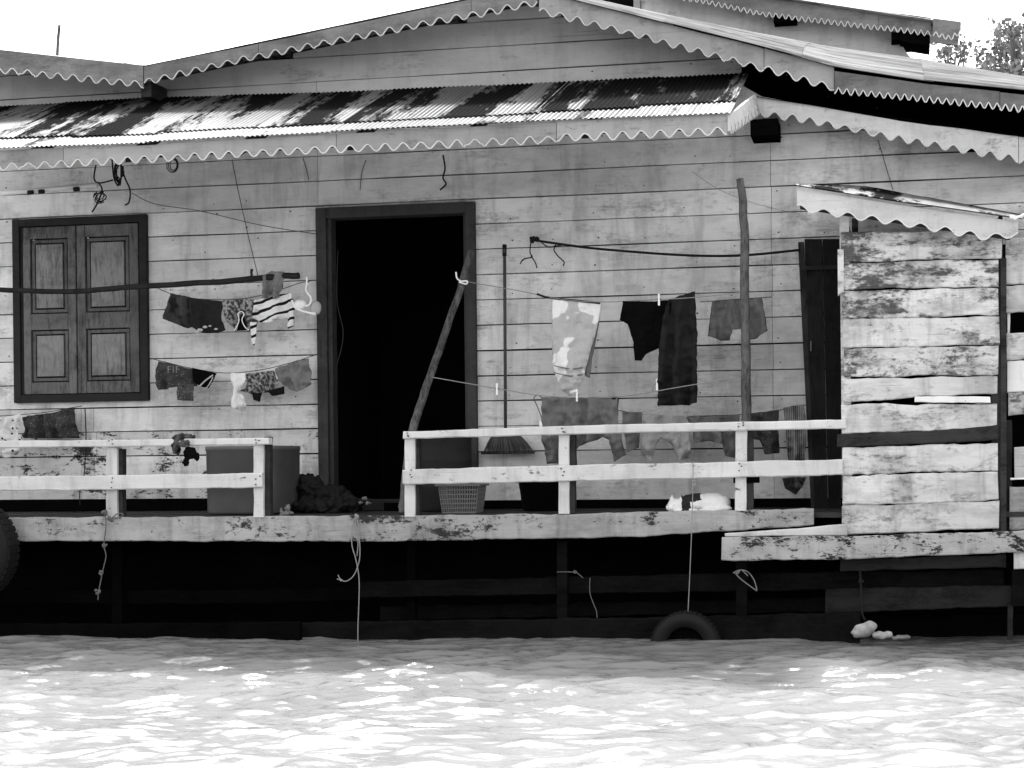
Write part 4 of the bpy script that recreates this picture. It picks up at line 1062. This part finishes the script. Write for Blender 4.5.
o = cloth('towel', [(552.5, 299.5), (575, 302), (601, 304.5), (598, 320), (592, 345), (587, 362), (582, 382), (576, 392), (569, 396), (561, 390), (556, 378), (552, 362), (551, 330)], .70, 'c_camo', 'long pale patterned towel tapering to a gathered end on the white line', 'towel', .007, 22, 18, g3)
cloth('back_fold', [(594, 306), (601, 305), (597, 335), (592, 360), (590, 378), (585, 376), (584, 340)], .735, 'c_grey', None, None, .004, 30, 19, parent=o)
mb = MB()
for yy in (365.5, 372.5): mb.tube(smoothpts(px([(554, yy), (562, yy + 2), (572, yy + 3.5), (583, yy + 2)], .685)), .004, 6)
obj('hem_band', mb, 'c_grey', o, True)
cloth('black_shirt', [(623, 301), (655, 301.5), (672, 299), (668, 330), (658, 348), (650, 352), (645, 355), (641, 361), (634, 360), (633, 342), (627, 324), (620, 320)], .6, 'c_black', 'black shirt hanging askew beside the long dark skirt', 'shirt', .006, 30, 20, g3)
cloth('skirt', [(668, 299), (681, 295), (695, 291.5), (697, 330), (697, 402), (688, 405), (672, 405), (658, 406), (657.5, 350), (662, 325)], .57, 'c_char', 'long dark charcoal skirt reaching low on the white line', 'skirt', .016, 62, 21, g3)
cloth('shorts', [(712, 301), (730, 299), (762, 298), (768, 331), (756, 338), (746, 339), (741, 329), (733, 330), (728, 340), (720, 340), (708, 336), (710, 315)], .75, 'c_shorts', 'loose grey shorts hanging behind the tall rough pole', 'shorts', .012, 40, 22, g3)
line('clothes_line', smoothpts([P(700, 302, .77), P(740, 299, .76), P(772, 297, .78)]), .003, 'wire_grey', 'short line holding the grey shorts behind the tall pole')
o = cloth('shirt', [(542, 397), (575, 398), (617, 396), (618, 420), (625, 455), (614, 462), (609, 440), (602, 437), (590, 442), (578, 446), (568, 463), (545, 464), (541, 430)], .46, 'c_grey', 'brown-grey long-sleeved shirt draped over the line at the middle railing post', 'shirt', .014, 42, 24, g3)
cloth('dark_fold', [(612, 397), (619, 398), (617, 424), (611, 424)], .475, 'c_dark', None, None, .004, 30, 25, parent=o)
cloth('shorts', [(622, 412), (642, 412), (640, 430), (637, 448), (627, 452), (623, 430)], .98, 'c_greym', 'narrow grey shorts left of the light shorts behind the right railing', 'shorts', .012, 60, 26, g4)
cloth('shorts', [(643, 414), (686, 416), (689, 440), (691, 457), (678, 461), (672, 445), (661, 438), (656, 445), (652, 461), (640, 455), (641, 430)], .96, 'c_pale', 'light grey wide-legged shorts in the middle of the low line', 'shorts', .012, 45, 27, g4)
cloth('undershirt', [(686, 417), (722, 416), (722, 444), (708, 441), (694, 443), (692, 430)], .99, 'c_greym', 'grey undershirt right of the light wide-legged shorts', 'undershirt', .012, 50, 28, g4)
cloth('trousers', [(720, 416), (740, 414), (740, 440), (736, 458), (724, 456), (721, 440)], .98, 'c_grey', 'dark mottled shorts directly behind the right railing post', 'shorts', .012, 50, 29, g4)
cloth('blouse', [(742, 414), (779, 410), (778, 430), (779, 453), (764, 454), (760, 440), (744, 438)], .97, 'c_floral_dark', 'dark floral blouse between the tall pole and the striped cloth', 'blouse', .014, 50, 30, g4)
cloth('striped_cloth', [(783, 408), (804, 404), (806, 430), (804, 460), (788, 461), (786, 430)], .96, 'c_light_stripe', 'pale striped cloth at the right end of the low line beside the dark panel', 'cloth', .014, 60, 31, g4)
cloth('rag', [(782, 478), (806, 477), (802, 487), (795, 495), (786, 489)], .9, 'c_mott', 'dark rag hanging below the right railing near the dark panel', 'rag', .02, 50, 32)

def peg(x, y, Y, label):
    t = thing('clothes_peg', P(x, y, Y), label, 'clothes peg', 'clothes pegs on the lines')
    for s in (-1, 1):
        mb = MB(); c = P(x, y, Y); mb.loft([[c + Vector((dx, s * (.004 + .004 * (dz > .02)) + dy, dz)) for dx, dy in ((-.006, -.003), (.006, -.003), (.006, .003), (-.006, .003))] for dz in (-.035, -.01, .015, .04)])
        bevel(obj('prong', mb, 'plastic_white', t), .001)
    mb = MB(); c = P(x, y, Y); mb.tube([c + Vector((-.009, 0, .006)), c + Vector((.009, 0, .006))], .006, 8); obj('spring', mb, 'nail_metal', t)
peg(497, 389.5, .48, 'white clothes peg alone on the line right of the doorway'); peg(577, 396, .44, 'white clothes peg on the brown-grey shirt'); peg(659, 300, .58, 'white clothes peg on the black shirt'); peg(657, 385, .55, 'small pale peg low on the edge of the long dark skirt'); peg(307, 283, .94, 'white clothes peg above the white bra')

# hanging plastic bottle left of the shirt
bt = thing('plastic_bottle', P(543, 425, .5), 'small white bottle hung by a cord at the end of the brown-grey shirt', 'bottle')
mb = MB(); c = P(543, 424, .5); mb.lathe(c, [(.0, -.03), (.022, -.028), (.026, -.01), (.025, .015), (.012, .03), (.009, .045), (.0, .046)], 'Z', 14); obj('body', mb, 'plastic_white', bt, True)
mb = MB(); mb.tube(smoothpts(px([(542, 419), (538, 408), (534, 398), (540, 396), (548, 410), (545, 418)], .5)), .003, 6); obj('cord', mb, 'wire_grey', bt, True)

# ================================================================ DECK CLUTTER
# metal tank/box
bx_ = thing('storage_tub', P(255, 516, .35), 'big square grey storage tub on the deck behind the end of the left railing', 'tub')
a = P(210, 515, .12); b2 = P(300, 515, .75)
zt = P(230, 446, .12).z
mb = MB()
fx0, fx1 = P(210, 480, .16).x, P(266, 480, .12).x
rings = []
w = P(262, 480, .2).x - P(210, 480, .2).x
def rr_box(cx, cy, hx, hy, z, rc=.04, n=5):
    out = []
    for sx, sy, a0 in ((1, -1, -90), (1, 1, 0), (-1, 1, 90), (-1, -1, 180)):
        for i in range(n + 1):
            t = R(a0 + 90 * i / n); out.append(Vector((cx + sx * (hx - rc) + rc * math.cos(t), cy + sy * (hy - rc) + rc * math.sin(t), z)))
    return out
cx0 = P(254, 480, .45).x; cy0 = .45; hx, hy = .232, .27
for z, e in ((ZD + .004, -.01), (ZD + .02, 0), (zt - .03, .004), (zt - .028, .008), (zt, .008)):
    rings.append(rr_box(cx0, cy0, hx + e, hy + e, z))
for z, e in ((zt, -.004), (zt - .05, -.012), (ZD + .06, -.015)): rings.append(rr_box(cx0, cy0, hx + e, hy + e, z))
mb.loft(rings); o = obj('tub', mb, 'tub_grey', bx_, True)
bx_.rotation_euler = (0, 0, 0)
# heap of dark sacks and nets by the door
def blob(name, spheres, mat, parent=None, vox=.012, namp=.01, nsc=20, sm=2):
    mb = MB()
    for c_, r_ in spheres: mb.sphere(c_, r_, 8)
    c = centre(mb); me = mb.mesh(name, c); t = bpy.data.objects.new('t', me); C.objects.link(t)
    md = t.modifiers.new('r', 'REMESH'); md.mode = 'VOXEL'; md.voxel_size = vox
    s = t.modifiers.new('s', 'SMOOTH'); s.factor = .5; s.iterations = sm
    dg = bpy.context.evaluated_depsgraph_get(); dg.update(); m2 = bpy.data.meshes.new_from_object(t.evaluated_get(dg)); bpy.data.objects.remove(t)
    m2.name = name
    for v in m2.vertices:
        q = v.co + c; nrm = v.normal.copy(); v.co += nrm * namp * (abs(nz(q.x * nsc, q.y * nsc, q.z * nsc)) * 2 - .6)
    for at in list(m2.color_attributes): m2.color_attributes.remove(at)
    at = m2.color_attributes.new('tone', 'FLOAT_COLOR', 'CORNER')
    for d in at.data: d.color = (1, 1, 1, 1)
    m2.materials.clear()
    return link(name, m2, mat, parent, c, True)
o = blob('net_heap', [(P(312, 495, .7), (.1, .12, .14)), (P(330, 500, .7), (.13, .14, .11)), (P(345, 506, .65), (.12, .12, .07)), (P(322, 507, .5), (.2, .12, .06)), (P(306, 482, .8), (.06, .08, .06))], 'black_pile', None, .01, .03, 18)
tag(o, 'dark heap of crumpled nets and bags on the deck beside the doorway', 'heap')
for pts in ([(360, 503), (366, 498), (365, 501)], [(298, 510), (306, 506), (311, 509)]):
    pass
o = blob('plastic_scrap', [(P(284, 514, .1), (.03, .02, .02)), (P(288, 508, .1), (.018, .015, .03)), (P(291, 513, .1), (.02, .02, .012)), (P(281, 510, .1), (.01, .012, .02))], 'plastic_grey', None, .005, .012, 60)
tag(o, 'crumpled pale plastic scrap lying on the deck edge by the tub', 'scrap')
o = blob('plastic_bag', [(P(365, 499, .6), (.022, .02, .012)), (P(369, 503, .6), (.018, .02, .010)), (P(361, 503, .6), (.014, .02, .012))], 'plastic_grey', None, .005, .012, 60)
tag(o, 'small pale plastic bag on the dark net heap', 'bag')
# low plank bundle in the doorway
mb = MB(); plank(mb, [(352, 499), (400, 500), (437, 501)], [(352, 511), (437, 511)], .95, .12, .004, tone=.7); o = obj('door_step', mb, 'bare_dark'); bevel(o, .003); tag(o, 'low dark plank step across the foot of the doorway', 'step')
mb = MB(); plank(mb, [(384, 503), (410, 503)], [(384, 511), (410, 511)], .9, .05, .003); o = obj('wooden_block', mb, 'black_wood'); tag(o, 'black wooden block lying on the doorway step', 'block')
# dark barrel behind the railing
br_ = thing('barrel', P(444, 512, .75), 'dark round barrel standing in front of the door jamb behind the railing', 'barrel')
c = P(445, 512, .75); c.z = ZD; h_ = P(445, 437, .75).z - ZD; r_ = .18
mb = MB(); mb.lathe(c, [(0, .0), (r_ * .96, 0), (r_, .02), (r_, h_ * .32), (r_ * 1.02, h_ * .34), (r_, h_ * .36), (r_, h_ * .66), (r_ * 1.02, h_ * .68), (r_, h_ * .70), (r_, h_ - .02), (r_ * 1.03, h_ - .01), (r_ * 1.03, h_), (r_ * .97, h_), (r_ * .95, h_ - .2), (0, h_ - .21)], 'Z', 36); obj('drum', mb, 'frame_dark', br_, True)
# basket
bk_ = thing('laundry_basket', P(463, 512, .3), 'small perforated plastic basket on the deck under the right railing', 'basket')
a = P(437, 487, .2); b2 = P(489, 487, .2); zb = ZD + .006; ztb = P(463, 485.5, .2).z
x0_, x1_ = a.x + .01, P(478, 487, .2).x; yc0, yc1 = .2, .42
mb = MB()
def slope_bar(p, q, r): mb.tube([p, q], r, 5)
nn = 15
for i in range(nn + 1):
    t = i / nn; tp = Vector((lerp(x0_, x1_, t), yc0, ztb)); bt_ = Vector((lerp(x0_ + .02, x1_ - .02, t), yc0 + .015, zb)); slope_bar(tp, bt_, .0042)
    slope_bar(tp + Vector((0, yc1 - yc0, 0)), bt_ + Vector((0, yc1 - yc0 - .03, 0)), .0042)
for i in range(1, 10):
    t = i / 10
    for xx, s in ((x0_, .02), (x1_, -.02)): slope_bar(Vector((xx, lerp(yc0, yc1, t), ztb)), Vector((xx + s, lerp(yc0 + .015, yc1 - .015, t), zb)), .0042)
for k in range(7):
    t = k / 6; z = lerp(zb, ztb, t); e = .02 * (1 - t); f_ = .015 * (1 - t)
    c4 = [Vector((x0_ + e, yc0 + f_, z)), Vector((x1_ - e, yc0 + f_, z)), Vector((x1_ - e, yc1 - f_, z)), Vector((x0_ + e, yc1 - f_, z))]
    for i in range(4): mb.tube([c4[i], c4[(i + 1) % 4]], .0035 if k not in (0, 6) else .006, 5)
obj('lattice', mb, 'plastic_grey', bk_)
mb = MB(); mb.box((x0_ - .02, yc0 - .02, ztb - .004), (x1_ + .02, yc0 + .0, ztb + .010)); mb.box((x0_ - .02, yc1, ztb - .004), (x1_ + .02, yc1 + .02, ztb + .010)); mb.box((x0_ - .02, yc0, ztb - .004), (x0_ - .002, yc1, ztb + .010)); mb.box((x1_ + .002, yc0, ztb - .004), (x1_ + .02, yc1, ztb + .010))
bevel(obj('rim', mb, 'plastic_grey', bk_), .002)
mb = MB(); mb.box((x0_ + .02, yc0 + .016, zb - .004), (x1_ - .02, yc1 - .016, zb + .002)); obj('base', mb, 'plastic_grey', bk_)
# black container
ct = thing('black_bin', P(542, 512, .7), 'black open bin behind the middle railing post', 'bin')
mb = MB(); c = P(543, 510, .75); c.z = ZD + .002; h_ = P(543, 479, .75).z - ZD
mb.lathe(c, [(0, 0), (.13, 0), (.16, h_ - .01), (.17, h_ - .01), (.17, h_), (.15, h_), (.13, .03), (0, .03)], 'Z', 28); obj('pail', mb, 'plastic_dark', ct, True)
mb = MB(); mb.tube([c + Vector((.165 * math.cos(t_ * math.pi / 10), -.02 - .165 * math.sin(t_ * math.pi / 10), h_ - .02)) for t_ in range(11)], .004, 6); obj('handle', mb, 'nail_metal', ct, True)
# crumpled bag/cap on the left railing
o = blob('crumpled_cloth', [(P(180, 438, -.01), (.055, .04, .032)), (P(176, 447, -.03), (.032, .03, .05)), (P(190, 437, .0), (.03, .035, .02)), (P(184, 444, -.06), (.04, .012, .03))], 'c_mott', None, .006, .014, 30)
tag(o, 'crumpled mottled cloth cap hung on the left railing', 'cloth')
o = blob('black_glove', [(P(190, 453, -.045), (.05, .012, .045)), (P(186, 462, -.045), (.025, .01, .032)), (P(197, 457, -.045), (.022, .01, .03)), (P(178, 450, -.05), (.02, .01, .02))], 'c_black', None, .006, .006, 40)
tag(o, 'black rag dangling under the crumpled cloth on the left railing', 'rag')
# drift foam
fo = blob('foam_lump', [(P(864, 630, -.12), (.06, .05, .042)), (P(870, 626, -.12), (.045, .05, .036)), (P(857, 633, -.12), (.035, .04, .028))], 'foam', None, .008, .012, 18)
tag(fo, 'big pale lump of foam litter floating against the hull', 'foam litter', 'floating litter by the hull')
fo = blob('foam_lump', [(P(880, 635, -.13), (.045, .03, .026)), (P(889, 634, -.13), (.025, .03, .022))], 'foam', None, .007, .010, 22)
tag(fo, 'smaller pale foam lump right beside the big one', 'foam litter', 'floating litter by the hull')
fo = blob('foam_lump', [(P(903, 637, -.14), (.05, .03, .016)), (P(896, 638, -.14), (.03, .03, .014))], 'plastic_grey', None, .006, .008, 22)
tag(fo, 'flat pale scrap at the right end of the floating litter', 'foam litter', 'floating litter by the hull')

# ================================================================ CAT, asleep on the deck edge
def catc(x, y, Y=.10): return P(x, y, Y)
zf = ZD
def cp(x, Y, h): p = P(x, 500, Y); return Vector((p.x, Y, zf + h * 1.22))
sp = [(cp(712, .14, .050), (.085, .065, .052)), (cp(697, .15, .052), (.07, .06, .050)), (cp(720, .14, .045), (.055, .06, .046)), (cp(689, .14, .048), (.05, .055, .046)),
      (cp(676, .10, .040), (.045, .042, .036)), (cp(671, .075, .030), (.028, .028, .022)), (cp(683, .12, .045), (.04, .045, .038)),
      (cp(722, .09, .022), (.05, .022, .020)), (cp(708, .075, .014), (.05, .016, .013)), (cp(690, .07, .013), (.045, .015, .012)), (cp(680, .06, .012), (.035, .015, .011))]
for i in range(9):
    a = i / 8; sp.append((cp(lerp(727, 712, a), lerp(.10, .055, a), .014), (.018, .014, .012)))
# ears as short stacks of spheres
for ex, ey in ((672, .095), (682, .10)):
    for i in range(4): sp.append((cp(ex, ey, .068 + i * .007), (.012 - i * .0027,) * 3))
sp = [(c_, tuple(q * (1.18 if isinstance(r_, tuple) else 1.35) for q in r_)) for c_, r_ in sp]
cat_me_obj = blob('cat', sp, 'foam', None, .0045, .002, 60, 3)
mt, nt, b = newmat('cat_fur')
tc = nd(nt, 'ShaderNodeTexCoord'); sx = nd(nt, 'ShaderNodeSeparateXYZ'); nt.links.new(tc.outputs['Object'], sx.inputs[0])
ox = world_of(cat_me_obj)
n = noisev(nt, (1, 1, 1), 14, 3, .5, 2.0); wob = math_(nt, 'MULTIPLY', math_(nt, 'SUBTRACT', n, .5), .09)
xx = math_(nt, 'ADD', sx.outputs[0], wob); zz = math_(nt, 'ADD', sx.outputs[2], wob)
xp = lambda p: P(p, 500, .14).x - ox.x
b1 = math_(nt, 'MULTIPLY', math_(nt, 'MULTIPLY', math_(nt, 'GREATER_THAN', xx, xp(683)), math_(nt, 'LESS_THAN', xx, xp(692))), 1.0)
b2_ = math_(nt, 'MULTIPLY', math_(nt, 'MULTIPLY', math_(nt, 'GREATER_THAN', xx, xp(692)), math_(nt, 'LESS_THAN', xx, xp(702))), math_(nt, 'GREATER_THAN', zz, zf + .072 - ox.z))
b3_ = math_(nt, 'MULTIPLY', math_(nt, 'LESS_THAN', xx, xp(668)), .35)
msk = math_(nt, 'ADD', math_(nt, 'ADD', b1, b2_), b3_, True)
setgrey(nt, b, mixv(nt, msk, .85, .03)); b.inputs['Roughness'].default_value = .9; b.inputs['Specular IOR Level'].default_value = .1
fur = noisev(nt, (1, 1, 1), 160, 2, .5, 5.0); bump(nt, b, fur, .4, .003)
cat_me_obj.data.materials.clear(); cat_me_obj.data.materials.append(mt)
tag(cat_me_obj, 'white cat with black patches asleep on the deck edge behind the rope', 'cat')
mb = MB(); mb.sphere(cp(669, .048, .030), (.005, .004, .003), 5); obj('nose', mb, 'rubber', cat_me_obj, True)
for ex in (667.5, 673): mb = MB(); mb.tube([cp(ex - 1, .052, .041), cp(ex, .050, .039), cp(ex + 1.2, .052, .041)], .0014, 5); obj('closed_eye', mb, 'rubber', cat_me_obj, True)

# ================================================================ TREES BEHIND
def tree(base, pts, label, nleaf, seed, cr):
    random.seed(seed)
    t = thing('tree', base, label, 'tree', 'trees behind the roof')
    mb = MB(); top = Vector(pts[0]); mb.tube([Vector(base), Vector(base).lerp(top, .35) + Vector((.15, 0, 0)), Vector(base).lerp(top, .7), top], [.12, .09, .06, .03], 8)
    tips = []
    for c in pts[1:]:
        c = Vector(c); s = Vector(base).lerp(top, random.uniform(.55, .95)); mid = s.lerp(c, .5) + Vector((random.uniform(-.1, .1), random.uniform(-.1, .1), .05))
        mb.tube([s, mid, c], [.03, .02, .007], 6)
        for k in range(4):
            q = c + Vector((random.gauss(0, 1), random.gauss(0, 1), random.gauss(0, .8))) * cr; mb.tube([mid.lerp(c, random.uniform(.3, 1)), q], [.008, .003], 5); tips.append(q)
        tips.append(c)
    obj('trunk', mb, 'bark', t)
    mb = MB()
    for i in range(nleaf):
        c = random.choice(tips) + Vector((random.gauss(0, 1), random.gauss(0, 1), random.gauss(0, 1))) * cr * .38
        L = random.uniform(.05, .10); d = Vector((random.gauss(0, 1), random.gauss(0, 1), random.gauss(-.3, 1))).normalized(); s = d.cross(Vector((random.random(), random.random(), 1))).normalized() * L * .33
        mb.add([c - d * L * .5, c + s, c + d * L * .5, c - s], [(0, 1, 2, 3)], random.uniform(.5, 1.6))
    obj('crown', mb, 'leaf', t)
YTt = 12
pp = [P(1012, 40, YTt)] + [P(a, b2, YTt + random.uniform(-.8, .8)) for a, b2 in ((998, 32), (1012, 28), (1022, 28), (996, 46), (1005, 52), (990, 62), (985, 68), (1014, 62), (1020, 50), (1004, 74), (1022, 74), (996, 76), (1030, 40), (1040, 55), (1050, 35), (1060, 60), (1035, 75), (1012, 80), (992, 84), (1050, 85))]
tree(Vector((pp[0].x + .3, YTt, .4)), pp, 'sparse leafy tree rising above the right end of the roof', 1500, 5, .13)
pp = [P(948, 62, YTt + 1)] + [P(a, b2, YTt + 1 + random.uniform(-.4, .4)) for a, b2 in ((943, 51), (950, 47), (964, 48), (938, 58), (950, 58), (965, 54), (978, 57), (945, 70), (960, 74), (975, 80))]
tree(Vector((pp[0].x, YTt + 1, .4)), pp, 'small thin treetop between the raised roof and the leafy tree', 300, 6, .09)

# ================================================================ LIGHT
SUN_EL, SUN_AZ = 60, 14          # degrees; azimuth from +Y towards -X
ds = Vector((-math.sin(R(SUN_AZ)) * math.cos(R(SUN_EL)), math.cos(R(SUN_AZ)) * math.cos(R(SUN_EL)), math.sin(R(SUN_EL))))
sl = bpy.data.lights.new('sun', 'SUN'); sl.energy = 2.1; sl.angle = R(6); so = bpy.data.objects.new('sun', sl); C.objects.link(so)
so.rotation_euler = (-ds).to_track_quat('-Z', 'Y').to_euler(); so.location = (0, 0, 20)
wd = bpy.data.worlds.new('World'); S.world = wd; wd.use_nodes = True; nt = wd.node_tree
bg = nt.nodes['Background']; sk = nt.nodes.new('ShaderNodeTexSky'); sk.sky_type = 'NISHITA'; sk.sun_disc = False
sk.sun_elevation = R(SUN_EL); sk.sun_rotation = R(-SUN_AZ); sk.air_density = 1.6; sk.dust_density = 4.0; sk.ozone_density = 1.0
bw = nt.nodes.new('ShaderNodeRGBToBW'); nt.links.new(sk.outputs[0], bw.inputs[0]); nt.links.new(bw.outputs[0], bg.inputs['Color'])
bg.inputs['Strength'].default_value = .15
S.view_settings.view_transform = 'Standard'; S.view_settings.look = 'None'; S.view_settings.gamma = 1; S.view_settings.exposure = 1.95
S.view_settings.use_curve_mapping = False
